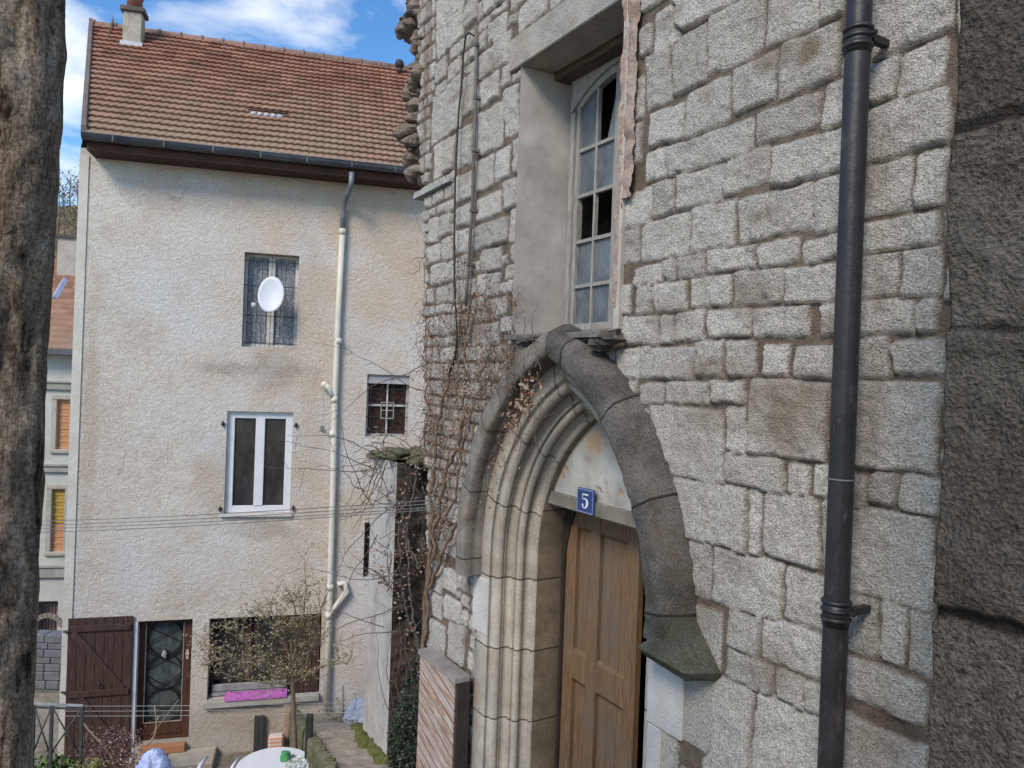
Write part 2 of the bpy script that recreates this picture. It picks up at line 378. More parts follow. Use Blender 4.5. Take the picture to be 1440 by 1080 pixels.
stains = [(r7.uniform(-5.4, -1.3), r7.uniform(-2, 3.2), r7.uniform(.04, .25), r7.uniform(.03, .12), r7.uniform(.2, .55)) for _ in range(70)] + [sp(1115, 580, .22, .17, .75), sp(1140, 75, .05, .05, .9), sp(1085, 85, .10, .07, .6), sp(1075, 305, .13, .05, .6),
          sp(1180, 460, .10, .05, .6), sp(1225, 600, .07, .25, .5), sp(1225, 235, .10, .12, .5), sp(660, 455, .25, .3, .6), sp(640, 560, .25, .3, .6),
          sp(720, 520, .25, .2, .6), sp(1030, 790, .1, .1, .3), sp(1010, 520, .3, .05, .5), sp(1240, 1030, .12, .12, .4), sp(600, 120, .08, .7, .8),
          sp(610, 700, .1, .5, .5), sp(1215, 720, .05, .15, .4), sp(1160, 130, .2, .05, .3)]
X, Z, Hh, C = stone_relief(xs, zs, stones, 11, stains=stains)
Hh = Hh + 0.02 * fbm(X, Z, 0.9, 2, 77)
lim = -(5.45 + 0.13 * Z) + 0.10 * fbm(Z * 0 + 3, Z, 5, 3, 9)                 # ragged far end
Xc = (X[:-1, :-1] + X[1:, 1:]) / 2; Zc = (Z[:-1, :-1] + Z[1:, 1:]) / 2
keep = ~((Xc > WX0) & (Xc < WX1) & (Zc > WZ0) & (Zc < WZ1)) & ~in_arch(Xc, Zc, np.where(Zc < SPR, .95, .93)) & (Xc > lim[:-1, :-1])
church = thing('stone_building', 'old church-like building of pale rough stone with a pointed doorway', 'building', CH, (-3.4, 0, -3.2))
P = np.stack([X, -Hh, Z], -1)
grid_mesh('wall', P, keep, C, M_church, church, CH)
# behind the face: body of the building (kept clear of the openings)
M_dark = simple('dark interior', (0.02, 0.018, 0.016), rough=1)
M_rubble = simple('brown rubble core', (0.20, 0.15, 0.11), (0.05, 0.04, 0.03), 9, 0.95, 0.02, 25)
mb = MB()
mb.box(-5.35, -4.35, .06, .9, -3.9, 4.2).box(WX1 + .02 + .5, -0.6, .06, .9, -3.9, 4.2).box(-4.34, -2.53, .07, .9, WZ1 + .26, 4.2)
mb.box(-4.34, WX0 - .0, .07, .9, WZ0 - .02, WZ1 + .255).box(WX1 + .004, -2.53, .07, .9, WZ0 - .02, WZ1 + .255)
build(mb, 'wall_core', M_rubble, church, CH)
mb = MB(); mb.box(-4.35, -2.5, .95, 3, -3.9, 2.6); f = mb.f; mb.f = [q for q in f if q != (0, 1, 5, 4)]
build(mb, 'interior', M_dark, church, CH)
# ragged toothing stones at the far end
M_tooth = simple('weathered brown toothing stone', (0.30, 0.24, 0.185), (0.07, 0.05, 0.04), 7, 0.95, 0.02, 40)
mb = MB(); r = random.Random(8)
for py in range(-20, 252, 9):
    for k in range(2):
        px = 597 - 6 * k + r.uniform(-4, 4) - (10 if 30 < py < 55 else 0) - (9 if 120 < py < 235 else 0) + (6 if 55 < py < 110 else 0)
        x, z = CH.p(px, py + r.uniform(-4, 4), 0.08)
        mb.lump((x, r.uniform(.0, .16), z), (r.uniform(.06, .13), r.uniform(.06, .12), r.uniform(.04, .075)), r.random(), 14, .16)
build(mb, 'broken_edge', M_tooth, church, CH)
x0, z0 = CH.p(583, 281, -.02); x1, z1 = CH.p(634, 255, -.02)
mb = MB(); mb.prism([(x0, z0), (x1, z1), (x1, z1 + .03), (x0 + .03, z0 + .05)], -.035, .05)
build(mb, 'drip_slab', simple('grey slate slab', (.42, .41, .38), (.25, .25, .24), 12, .8, .005), church, CH)

# ------------------------------------------------------------------ portal
def dressed(name, c, dark, moss=None, joints=True, speck=.5, jc=(.16, .14, .11)):
    m = Mat(name, 0.9, 0.2); col = m.ramp(m.noise(5, 6, .65), [(.32, dark), (.62, c)])
    col = m.mix(speck, col, m.ramp(m.noise(130, 4, .85), [(.38, .38), (.50, 1.0), (.60, 1.5)]), 'MULTIPLY')
    col = m.mix(m.ramp(m.noise(2.2, 5, .7), [(.52, 0.0), (.7, .7)]), col, tuple(a * b for a, b in zip(c, (1.0, .85, .62))))
    h = m.noise(90, 4, .7)
    if joints:
        uv = m.n('ShaderNodeUVMap'); br = m.n('ShaderNodeTexBrick'); m.l(uv.outputs[0], br.inputs[0])
        for k, v in (('Scale', 1.0), ('Mortar Size', .006), ('Brick Width', .47), ('Row Height', 5.0), ('Mortar Smooth', .3)): br.inputs[k].default_value = v
        br.inputs['Color1'].default_value = (1.12, 1.1, 1.08, 1); br.inputs['Color2'].default_value = (.80, .77, .72, 1); br.inputs['Bias'].default_value = 0
        col = m.mix(.8, col, br.outputs['Color'], 'MULTIPLY')
        col = m.mix(m.math('MULTIPLY', br.outputs['Fac'], .6 if jc[0] < .1 else .2), col, jc); h = m.math('SUBTRACT', h, m.math('MULTIPLY', br.outputs['Fac'], .25))
    if moss:
        z = m.xyz()[2]; k = m.ramp(m.noise(9, 5, .7), [(.42, 0.0), (.62, 1.0)])
        k = m.math('MULTIPLY', k, m.ramp(m.math('MULTIPLY', z, .25), [(.53, .75), (.64, .08)]) if moss[1] == 'low' else moss[1])
        col = m.mix(k, col, moss[0])
    m.color(col).bump(h, .009); return m.m
def arch_sweep(prof, ztop_l, ztop_r, name, mat, parent, n=30, nleg=6, flip=False, left=True, right=True, sgn=1):
    """prof: (half width, y). legs go down to ztop_l / ztop_r; arcs are concentric and pointed"""
    rows = []; U = []
    for (half, y) in prof:
        r = half + OFF; a1 = math.acos(OFF / r); pts = []
        for i in range(nleg): pts.append((PC - half, ztop_l + (SPR - ztop_l) * i / nleg))
        for i in range(n + 1):
            a = a1 * i / n; pts.append((PC + OFF - r * math.cos(a), SPR + r * math.sin(a)))
        right_pts = []
        for i in range(n, -1, -1):
            a = a1 * i / n; right_pts.append((PC - OFF + r * math.cos(a), SPR + r * math.sin(a)))
        for i in range(nleg - 1, -1, -1): right_pts.append((PC + half, ztop_r + (SPR - ztop_r) * i / nleg))
        pts += right_pts
        rows.append([(x, y, z) for x, z in pts])
    P = np.array(rows); mid = P[len(prof) // 2]; d = np.r_[0, np.cumsum(np.hypot(*(np.diff(mid[:, [0, 2]], axis=0).T)))]
    pv = np.r_[0, np.cumsum([math.dist(prof[i], prof[i + 1]) for i in range(len(prof) - 1)])]
    uv = np.stack(np.meshgrid(d, pv + 1.0), -1)
    return grid_mesh(name, P, np.ones((P.shape[0] - 1, P.shape[1] - 1), bool), None, mat, parent, CH, True, uv)
M_jamb = dressed('dressed cream portal stone', (.50, .465, .40), (.34, .31, .265), None, True, .5, (.22, .19, .15))
M_tymp = simple('pale flaking plaster', (.52, .50, .46), (.42, .36, .29), 5, .9, .006, 50)
prof = [(1.0, .01), (.998, -.006), (.80, -.006), (.79, 0.0)]
A0, B0 = np.array((.79, 0.0)), np.array((.59, .235)); T = (B0 - A0) / np.linalg.norm(B0 - A0); N_ = np.array((-T[1], T[0])) * -1
if N_[1] > 0: N_ = -N_
N_ = np.array((-0.76, -0.65)); N_ /= np.linalg.norm(N_)
L = float(np.linalg.norm(B0 - A0))
shape = [(0, 0), (.02, .0)]
def roll(u0, u1, h): return [(u0 + (u1 - u0) * (1 - math.cos(math.pi * k / 10)) / 2, h * math.sin(math.pi * k / 10)) for k in range(11)]
shape += roll(.025, .085, .022) + [(.088, -.012)] + roll(.095, .150, -.028) + [(.153, .0), (.165, .006), (.168, -.016)] + roll(.175, .225, .024) + [(.228, -.014)] + roll(.232, .285, -.02) + [(.288, .004), (L, 0)]
for u, h in shape: q = A0 + T * u + N_ * h; prof.append((float(q[0]), float(q[1])))
prof += [(.588, .24)]
arch_sweep(prof, -3.9, -3.9, 'door_surround', M_jamb, church, 36)
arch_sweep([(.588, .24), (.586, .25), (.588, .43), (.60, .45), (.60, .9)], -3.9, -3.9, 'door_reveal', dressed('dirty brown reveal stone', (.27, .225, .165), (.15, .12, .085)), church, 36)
M_lime = simple('limewashed stone', (.60, .585, .56), (.40, .38, .34), 3, .95, .006, 60)
mb = MB(); mb.box(PC + .803, PC + 1.04, -.02, .02, -1.62, -1.22, b=.006).box(PC + .803, PC + .90, -.016, .02, -3.9, -1.625, b=.006); build(mb, 'jamb_stone', M_lime, church, CH)
mb = MB(); mb.box(PC - 1.0, PC - .803, -.014, .02, -1.72, -1.345, b=.006); build(mb, 'jamb_stone', M_lime, church, CH)
M_hood = dressed('dark mossy hood stone', (.135, .124, .115), (.042, .038, .037), ((.06, .065, .03), 'low'), True, 1.0, (.03, .028, .025))
M_hoodl = dressed('grey hood stone', (.27, .255, .23), (.13, .12, .10), ((.12, .10, .07), .35), True, .7)
hp = [(.905, .02), (.905, -.05), (.915, -.07), (.905, -.085), (.905, -.140), (.915, -.150), (.935, -.156), (1.0, -.15), (1.035, -.14), (1.065, -.08), (1.085, -.03), (1.088, .02)]
rowsP = []
def half_hood(side, zb, mat, nm):
    rows = []
    for (half, y) in hp:
        r_ = half + OFF; a1 = math.acos(OFF / r_); pts = []
        if zb < SPR: pts.append((half, zb))
        a0 = math.asin(max(0, zb - SPR) / r_)
        for i in range(91):
            a = a0 + (a1 - a0) * i / 90; pts.append((-OFF + r_ * math.cos(a), SPR + r_ * math.sin(a)))
        rows.append([(PC + side * x, y, z) for x, z in pts])
    P = np.array(rows); n_ = P.shape[1]
    P[..., 1] += .007 * fbm(P[..., 0] + P[..., 2], P[..., 2], 7, 3, 4)
    P[2:-1, :, 0] += .012 * fbm(P[2:-1, :, 2], P[2:-1, :, 0], 11, 4, 14, .65); P[2:-1, :, 1] += .010 * fbm(P[2:-1, :, 2] + 4, P[2:-1, :, 0], 15, 4, 19, .65)
    d = np.r_[0, np.cumsum(np.hypot(*(np.diff(P[4][:, [0, 2]], axis=0).T)))]
    uv = np.stack(np.meshgrid(d + .12, np.arange(len(hp)) * .05 + 1), -1)
    o = grid_mesh(nm, P, np.ones((P.shape[0] - 1, n_ - 1), bool), None, mat, church, CH, True, uv)
    cap = MB(); cap.add([tuple(p) for p in P[:, 0]], [tuple(range(len(hp)))]); build(cap, 'hood_end', mat, o, CH); return o
half_hood(-1, -1.33, M_hoodl, 'hood_mould'); hr = half_hood(1, -1.16, M_hood, 'hood_mould')
tag(hr, 'blackened mossy right half of the hood'); 
mb = MB(); xa, xb = PC + .88, PC + 1.245
mb.add([(xa + .03, -.19, -1.20), (xb - .05, -.17, -1.225), (xb, 0.0, -1.235), (xa, .0, -1.20), (PC + 1.07, .0, -1.03), (PC + 1.06, -.10, -1.05),
        (xa + .06, -.15, -1.245), (xb - .08, -.13, -1.275), (xb - .02, 0, -1.275), (xa + .04, .0, -1.245)],
       [(0, 1, 5), (1, 2, 4, 5), (0, 5, 4, 3), (0, 6, 7, 1), (1, 7, 8, 2), (6, 9, 8, 7), (0, 3, 9, 6)])
M_moss = dressed('dark moss covered stone', (.125, .12, .10), (.055, .055, .045), ((.07, .078, .035), .7), False, 1.0)
build(mb, 'hood_stop', M_moss, hr, CH)
# tympanum, lintel
def arch_poly(half, zb, n=16):
    r_ = half + OFF; a0 = math.asin(max(0.0, (zb - SPR)) / r_); a1 = math.acos(OFF / r_)
    Lp = [(PC + OFF - r_ * math.cos(a0 + (a1 - a0) * i / n), SPR + r_ * math.sin(a0 + (a1 - a0) * i / n)) for i in range(n + 1)]
    return Lp + [(2 * PC - x, z) for x, z in Lp[-2::-1]]
mt = Mat('flaking tympanum plaster', .95, .2)
c_ = m_ = mt.ramp(mt.noise(3.5, 6, .65), [(.36, (.28, .255, .22)), (.5, (.40, .385, .35)), (.68, (.50, .49, .465))])
c_ = mt.mix(mt.ramp(mt.noise(5.5, 4, .6, mt.mapped((1, 1, .8))), [(.59, 0.0), (.63, .8)]), c_, (.50, .31, .16)); q_ = CH.p(837, 622, .285); c_ = mt.mix(mt.math('MULTIPLY', mt.blob(q_[0] + 3.4, q_[1] + 3.2, .11, .10, .5, 14, .9), .8), c_, (.42, .28, .17)); mt.color(c_)
mt.bump(mt.ramp(mt.noise(5.5, 4, .6, mt.mapped((1, 1, .8))), [(.58, 1.0), (.63, 0.0)]), .01)
mb = MB(); mb.prism(arch_poly(.60, -.72), .285, .42); build(mb, 'tympanum', mt.m, church, CH)
mb = MB(); mb.box(PC - .70, PC + .64, .262, .43, -.80, -.712, b=.008)
build(mb, 'lintel', dressed('grey lintel stone', (.27, .245, .20), (.15, .135, .11), None, False), church, CH)
# door
md = Mat('weathered brown oak', .65, .35)
v_ = md.mapped((20, 20, 2.0)); g_ = md.noise(3.0, 8, .75, v_, .5)
c_ = md.ramp(g_, [(.30, (.07, .037, .017)), (.50, (.175, .098, .046)), (.70, (.26, .155, .078))])
c_ = md.mix(md.ramp(md.noise(2.0, 6, .7), [(.47, 0.0), (.72, .75)]), c_, (.12, .10, .085))
z_ = md.xyz()[2]; c_ = md.mix(md.ramp(md.math('ADD', md.math('MULTIPLY', z_, -.6), md.math('MULTIPLY', md.noise(6, 5, .7), .9)), [(.55, 0.0), (1.0, .0)]), c_, (.2, .18, .15))
c_ = md.mix(md.blob(PC + 3.4, 0, 1, 1, .01, 2, 0), c_, c_) if 0 else c_
c_ = md.mix(md.ramp(md.noise(1.1, 6, .75), [(.42, 0.0), (.62, .55)]), c_, (.135, .115, .095)); md.color(c_).bump(g_, .004); M_oak = md.m
DX0, DX1 = PC - .56, -3.325
door = MB()
ST_ = [(DX0, DX0 + .105), (-3.80, -3.70), (DX1 - .10, DX1)]
for a, b in ST_: door.box(a, b, .452, .50, -3.15, -.84, b=.004)
rails = [(-3.15, -2.95), (-1.955, -1.775), (-.95, -.84)]
for a, b in rails:
    door.box(ST_[0][1], ST_[1][0], .457, .50, a, b, b=.004); door.box(ST_[1][1], ST_[2][0], .457, .50, a, b, b=.004)
dr = build(door, 'door', M_oak, church, CH)
tag(dr, 'weathered brown panelled door leaf')
for xa, xb in ((ST_[0][1], ST_[1][0]), (ST_[1][1], ST_[2][0])):
    for za, zb in ((-2.95, -1.955), (-1.775, -.95)):
        p_ = MB(); n_ = 3; w_ = (xb - xa) / n_
        for k in range(n_): p_.box(xa + k * w_ + .0015, xa + (k + 1) * w_ - .0015, .484, .496, za, zb, b=.002)
        p_.add([(xa, .458, za + .0), (xb, .458, za), (xb, .478, za + .022), (xa, .478, za + .022)], [(0, 1, 2, 3)])
        p_.add([(xa, .458, zb), (xb, .458, zb), (xb, .478, zb - .02), (xa, .478, zb - .02)], [(0, 3, 2, 1)])
        build(p_, 'door_panel', M_oak, dr, CH)
mb = MB()
mb.box(PC - .595, PC + .595, .50, .56, -.86, -.76, b=.004).box(DX0 - .03, DX0 - .004, .44, .56, -3.2, -.80).box(PC + .55, PC + .597, .50, .56, -3.2, -.862)
mb.prism([(DX0 - .05, -.79), (DX0 + .17, -.79), (DX0 + .10, -.86), (DX0 + .04, -.97), (DX0 + .008, -1.12), (DX0 - .01, -1.35), (DX0 - .05, -1.5)], .436, .450)
build(mb, 'door_frame', simple('blackened old timber', (.04, .03, .022), (.018, .014, .011), 6, .9), church, CH)
# number plate
fx0, fz1 = CH.p(813, 688, .25); fx1, fz0 = CH.p(835, 722, .25); fz = (fz0 + fz1) / 2; ph = .075
npl = thing('house_number_plate', 'blue enamel plate with a white figure 5 on the lintel over the door', 'number plate', CH, ((fx0 + fx1) / 2, .262, fz))
cx = (fx0 + fx1) / 2; w_ = (fx1 - fx0) / 2
M_blue = simple('blue enamel', (.03, .055, .20), (.02, .04, .15), 8, .3, spec=.6); M_wht = simple('white enamel', (.75, .77, .8), (.6, .6, .6), 8, .35)
mb = MB(); mb.box(cx - w_, cx + w_, .245, .2605, fz - ph, fz + ph, b=.003); build(mb, 'plate', M_blue, npl, CH)
mb = MB(); e = .004
for (a, b, c, d) in ((-w_ + .003, w_ - .003, ph - .009, ph - .004), (-w_ + .003, w_ - .003, -ph + .004, -ph + .009)): mb.box(cx + a, cx + b, .2425, .244, fz + c, fz + d)
for a in (-w_ + .003, w_ - .007): mb.box(cx + a, cx + a + .004, .2425, .244, fz - ph + .0095, fz + ph - .0095)
build(mb, 'border', simple('pale blue border', (.25, .33, .5), (.2, .28, .42), 8, .4), npl, CH)
path = [((.55, 1.0), .10), ((.50, .86), .16), ((.1, .84), .20), ((-.38, .88), .16), ((-.42, .84), .10), ((-.45, .5), .07), ((-.48, .18), .07), ((-.30, .26), .10), ((0, .32), .16), ((.30, .18), .26), ((.42, -.15), .32),
        ((.38, -.5), .30), ((.2, -.80), .20), ((-.05, -.92), .12), ((-.3, -.86), .12), ((-.42, -.68), .16), ((-.40, -.52), .26), ((-.33, -.42), .22)]
sx, sz = w_ * .66, ph * .62; v = []; f = []
for i, ((a, b), wd) in enumerate(path):
    p0 = path[max(0, i - 1)][0]; p1 = path[min(len(path) - 1, i + 1)][0]; t = Vector((p1[0] - p0[0], (p1[1] - p0[1]) * 1.4)).normalized(); nn = Vector((-t.y, t.x)) * wd * .5
    for s_ in (1, -1): v.append((cx + (a + nn.x * s_ * 1.2) * sx, .2435, fz + (b + nn.y * s_) * sz))
    if i: f.append((2 * i - 2, 2 * i - 1, 2 * i + 1, 2 * i))
mb = MB(); mb.add(v, f); n0 = len(v); mb.add([(p[0], .2465, p[2]) for p in v], []); build(mb, 'digit', M_wht, npl, CH)

# ------------------------------------------------------------------ tall window
M_rev = simple('grey lime render', (.55, .51, .46), (.33, .295, .255), 3, .95, .006, 140)
mb = MB()
def quad(mb, a, b, c, d): mb.add([a, b, c, d], [(0, 1, 2, 3)])
def patch(nm, fn, nu, nv, mat, amp=.006, seed=1):
    U, V = np.meshgrid(np.linspace(0, 1, nu), np.linspace(0, 1, nv)); P = fn(U, V); return grid_mesh(nm, P, np.ones((nv - 1, nu - 1), bool), None, mat, church, CH)
y1w = .36
patch('window_reveal', lambda U, V: np.stack([WX0 + .0 * U + .004 * fbm(U * .36, V * 1.8, 5, 3, 3) + U * .03, -.022 + U * (y1w + .02), WZ0 + V * (WZ1 - WZ0)], -1), 40, 160, M_rev)
mbr = MB(); mbr.box(WX1 + .002, WX1 + .045, -.024, .42, WZ0, WZ1 + .1); build(mbr, 'window_reveal', M_rev, church, CH)
M_lin = dressed('smooth grey lintel stone', (.40, .37, .33), (.26, .24, .21), None, False)
mb = MB(); mb.box(WX0 - .14, WX1 + .0, -.034, .22, WZ1 + .001, WZ1 + .215, b=.006); build(mb, 'window_lintel', M_lin, church, CH)
mb = MB(); mb.box(WX0 + .002, WX1 - .002, .222, .40, WZ1 - .045, WZ1 + .16, b=.006)
build(mb, 'inner_lintel', simple('old brown timber', (.15, .11, .08), (.06, .045, .035), 3, .9, .006, 30, streak=(2, 12, 12)), church, CH)
mb = MB(); xa, xb = WX0 - .03, WX1 - .02
mb.add([(xa, -.06, WZ0 - .0), (xb, -.09, WZ0 - .015), (xb, .42, WZ0 + .06), (xa, .42, WZ0 + .05), (xa, -.06, WZ0 - .03), (xb, -.09, WZ0 - .045), (xb, .42, WZ0 - .05), (xa, .42, WZ0 - .05)],
       [(0, 1, 2, 3), (4, 7, 6, 5), (0, 4, 5, 1), (1, 5, 6, 2), (3, 7, 4, 0)])
build(mb, 'window_sill', simple('worn grey sill', (.24, .22, .195), (.09, .08, .07), 8, .9, .01, 30), church, CH)
mb = MB(); r = random.Random(12)
for px, py in ((742, 474), (757, 470), (775, 470), (800, 478), (815, 490), (845, 478), (858, 470), (830, 470)):
    x, z = CH.p(px, py, -.06); mb.lump((x, -.05 + r.uniform(-.03, .02), z - .03), (r.uniform(.04, .09), .06, r.uniform(.015, .035)), r.random(), 10, .3)
build(mb, 'broken_sill_stones', simple('blackened rubble', (.10, .09, .08), (.04, .035, .03), 10, .95, .01, 40), church, CH)
M_wfr = simple('peeling grey-white paint', (.37, .36, .335), (.20, .185, .16), 9, .7, .003, 60, streak=(6, 6, 1))
yW = .36; cxw = (WX0 + WX1) / 2
zt = lambda x: 1.945 - .19 * ((x - cxw) / .5) ** 2         # segmental head of the frame
zr = [CH.p(835, q, yW)[1] for q in (461, 400, 336, 271, 206)]
zr[0] = WZ0 + .06
mb = MB(); xl, xr = WX0 + .05, WX1 - .01; pxx = [CH.p(a, 300, yW)[0] for a in (803, 812, 836, 863, 873)]; xl = pxx[0]; mmx = (pxx[3] + pxx[4]) / 2; xr = 2 * mmx - xl; cxw = mmx
mb.box(xl, xl + .045, yW - .03, yW + .05, zr[0] - .02, zt(xl)).box(xr - .045, xr, yW - .03, yW + .05, zr[0] - .02, zt(xr)).box(xl + .045, xr - .045, yW - .02, yW + .05, zr[0] - .02, zr[0] + .03)
arc = [(x, zt(x)) for x in np.linspace(xl, xr, 15)]
mb.prism([(x, z + .0) for x, z in arc] + [(xr, WZ1 + .02), (xl, WZ1 + .02)], yW - .034, yW + .05)
wobj = build(mb, 'window', M_wfr, church, CH); tag(wobj, 'tall small-paned window')
sash = MB(); xi0, xi1 = xl + .047, xr - .047; mm = cxw
arc2 = [(x, zt(x)) for x in np.linspace(xi0, xi1, 15)]
v = []; f = []
for i, (x, z) in enumerate(arc2): v += [(x, yW - .015, z), (x, yW - .015, z - .045), (x, yW + .03, z), (x, yW + .03, z - .045)]
for i in range(14): a = 4 * i; f += [(a, a + 1, a + 5, a + 4), (a + 1, a + 3, a + 7, a + 5)]
sash.add(v, f)
cols = [xi0 + .03, pxx[2], mm, 2 * mm - pxx[2], xi1 - .03]
sash.box(xi0, xi0 + .035, yW - .012, yW + .03, zr[0] + .03, zt(xi0)).box(xi1 - .035, xi1, yW - .012, yW + .03, zr[0] + .03, zt(xi1))
sash.box(mm - .032, mm + .032, yW - .018, yW + .03, zr[0] + .03, zt(mm) - .03)
for x in (cols[1], cols[3]): sash.box(x - .010, x + .010, yW - .006, yW + .02, zr[0] + .03, zt(x) - .03)
for z in zr[1:]:
    for a, b in ((xi0 + .034, cols[1] - .0095), (cols[1] + .0095, mm - .0315), (mm + .0315, cols[3] - .0095), (cols[3] + .0095, xi1 - .034)): sash.box(a, b, yW - .009, yW + .02, z - .011, z + .011)
build(sash, 'sash', M_wfr, wobj, CH)
mg = Mat('dusty old glass', .28, .6); mg.color(mg.ramp(mg.noise(6, 6, .7), [(.3, (.055, .068, .082)), (.7, (.16, .185, .205))])); mg.bump(mg.noise(12, 2, .5), .002)
M_wgl = mg.m; M_black = simple('black void glass', (.012, .011, .010), (.006, .006, .006), 4, .5)
hs = [zr[0] + .03] + zr[1:] + [None]
for ci, (a, b) in enumerate(((xi0 + .03, cols[1]), (cols[1], mm - .03), (mm + .03, cols[3]), (cols[3], xi1 - .03))):
    for ri in range(5):
        if ri == 2 and ci < 3: continue
        ztop = hs[ri + 1] if hs[ri + 1] is not None else None; yg = yW + .008 + .0015 * ((ci * 3 + ri) % 3)
        mb = MB()
        if ztop is None:
            za, zb = zt(a) - .03, zt(b) - .03
            if ci == 1: mb.add([(a + (b - a) * .45, yg, hs[4]), (b, yg, hs[4]), (b, yg, zb)], [(0, 1, 2)])
            else: mb.add([(a, yg, hs[4]), (b, yg, hs[4]), (b, yg, zb), (a, yg, za)], [(0, 1, 2, 3)])
        else: mb.add([(a, yg, hs[ri]), (b, yg, hs[ri]), (b, yg, ztop), (a, yg, ztop)], [(0, 1, 2, 3)])
        build(mb, 'pane', M_wgl, wobj, CH)
# brick patching right of the window
mp_ = Mat('pink old brick and mortar', .95, .2)
c_ = mp_.ramp(mp_.noise(4, 6, .7), [(.35, (.33, .22, .17)), (.65, (.47, .36, .30))]); c_ = mp_.mix(mp_.ramp(mp_.noise(18, 4, .7), [(.5, 0.0), (.7, .6)]), c_, (.40, .35, .30))
mp_.color(c_).bump(mp_.noise(30, 6, .7), .02)
xsb = np.linspace(WX1 - .0, WX1 + .17, 20); zsb = np.linspace(WZ0 + .05, WZ1 + .05, 180); XB, ZB = np.meshgrid(xsb, zsb)
edge = WX1 + .125 + .022 * fbm(ZB * 0, ZB, 5, 3, 6) - .085 * (ZB < .95)
crack = np.abs(XB - (WX1 + .035 + .01 * fbm(XB * 0, ZB, 9, 3, 2))) < .009
PB = np.stack([XB, -.030 + .022 * fbm(XB, ZB, 16, 4, 31) + crack * .03, ZB], -1)
grid_mesh('brick_patch', PB, (XB < edge)[:-1, :-1], None, mp_.m, church, CH)
# ------------------------------------------------------------------ black drainpipe on the church wall
mpp = Mat('black painted cast iron', .45, .5); c_ = mpp.ramp(mpp.noise(5, 6, .7), [(.35, (.012, .011, .012)), (.65, (.028, .025, .027))]); c_ = mpp.mix(mpp.ramp(mpp.noise(14, 6, .75, mpp.mapped((1, 1, .25))), [(.58, 0.0), (.68, .6)]), c_, (.10, .075, .06)); c_ = mpp.mix(mpp.ramp(mpp.noise(30, 6, .8, mpp.mapped((1, 1, .5))), [(.60, 0.0), (.66, .7)]), c_, (.09, .095, .10)); mpp.color(c_).bump(mpp.noise(22, 6, .7), .003); M_pipe = mpp.m
yp = -.13; pr = .0425
px_ = CH.p(1188, 540, yp)[0]
dp = thing('drainpipe', 'black cast iron drainpipe with ringed joints running down the pale stone wall', 'drainpipe', CH, (px_, yp, -3.6))
mb = MB(); mb.tube([(px_, yp, -3.6), (px_, yp, -.9), (px_, yp, .6), (px_, yp, 4.2)], pr, 28, False); build(mb, 'pipe', M_pipe, dp, CH, True)
for py, big in ((60, 1), (860, 1), (675, 0)):
    z = CH.p(1190, py, yp)[1]; mb = MB()
    if big:
        mb.tube([(px_, yp, z - .06), (px_, yp, z + .03)], pr + .003, 28)
        for dz in (-.035, -.004, .024): mb.tube([(px_, yp, z + dz - .008), (px_, yp, z + dz - .004), (px_, yp, z + dz + .004), (px_, yp, z + dz + .008)], [pr + .004, pr + .009, pr + .009, pr + .004], 28)
        c_ = build(mb, 'collar', M_pipe, dp, CH, True)
        mb = MB(); mb.box(px_ + .02, px_ + .045, yp + .03, .0, z - .02, z + .005).tube([(px_ + pr + .012, yp, z - .005), (px_ + pr + .028, yp, z - .005)], .008, 10)
        build(mb, 'bracket', M_pipe, c_, CH)
    else: mb.tube([(px_, yp, z - .003), (px_, yp, z + .003)], pr + .003, 28); build(mb, 'collar', simple('pale paint line', (.16, .17, .18), None, 9, .5), dp, CH, True)

# ------------------------------------------------------------------ near masonry on both sides of the view
def solid_wall(name, fr, x0, x1, z0, z1, stones, mat, label, cat, d=.011, thick=.5, relief=.02, rough=.02, seed=1, stretch=(1, 1), curl=0.04, gap=.014):
    xs_ = np.arange(x0, x1 + d, d); zs_ = np.arange(z0, z1 + d, d)
    X, Z, H, C = stone_relief(xs_, zs_, stones, seed, relief, rough, .008)
    H = H + .03 * fbm(X * stretch[0], Z * stretch[1], 3.0, 5, seed + 9, .6)
    Y = -H
    t = thing(name, label, cat, fr, (x0, thick / 2, z0))
    # wrap round the visible edges: add depth columns at both ends
    L_ = np.linspace(1, 0, 9)[:-1, None]
    colsP = []
    P = np.stack([X, Y, Z], -1)
    left = np.stack([np.stack([X[:, 0] + curl * (1 - (1 - a) ** .5) * .25 - .0 * a, Y[:, 0] + a * thick, Z[:, 0]], -1) for a in (1, .7, .45, .25, .12, .05, .02)], 1)
    right = np.stack([np.stack([X[:, -1] + .0 * a, Y[:, -1] + a * thick, Z[:, 0]], -1) for a in (.02, .05, .12, .25, .45, .7, 1)], 1)
    left[..., 0] += .012 * fbm(left[..., 1], left[..., 2], 8, 4, seed)
    P = np.concatenate([left, P, right], 1); Cc = np.concatenate([np.repeat(C[:, :1], 7, 1), C, np.repeat(C[:, -1:], 7, 1)], 1)
    grid_mesh('masonry', P, np.ones((P.shape[0] - 1, P.shape[1] - 1), bool), Cc, mat, t, fr)
    mb = MB(); mb.box(x0 + .03, x1 - .01, .06, thick, z0, z1 - .03); build(mb, 'core', M_dark, t, fr)
    return t
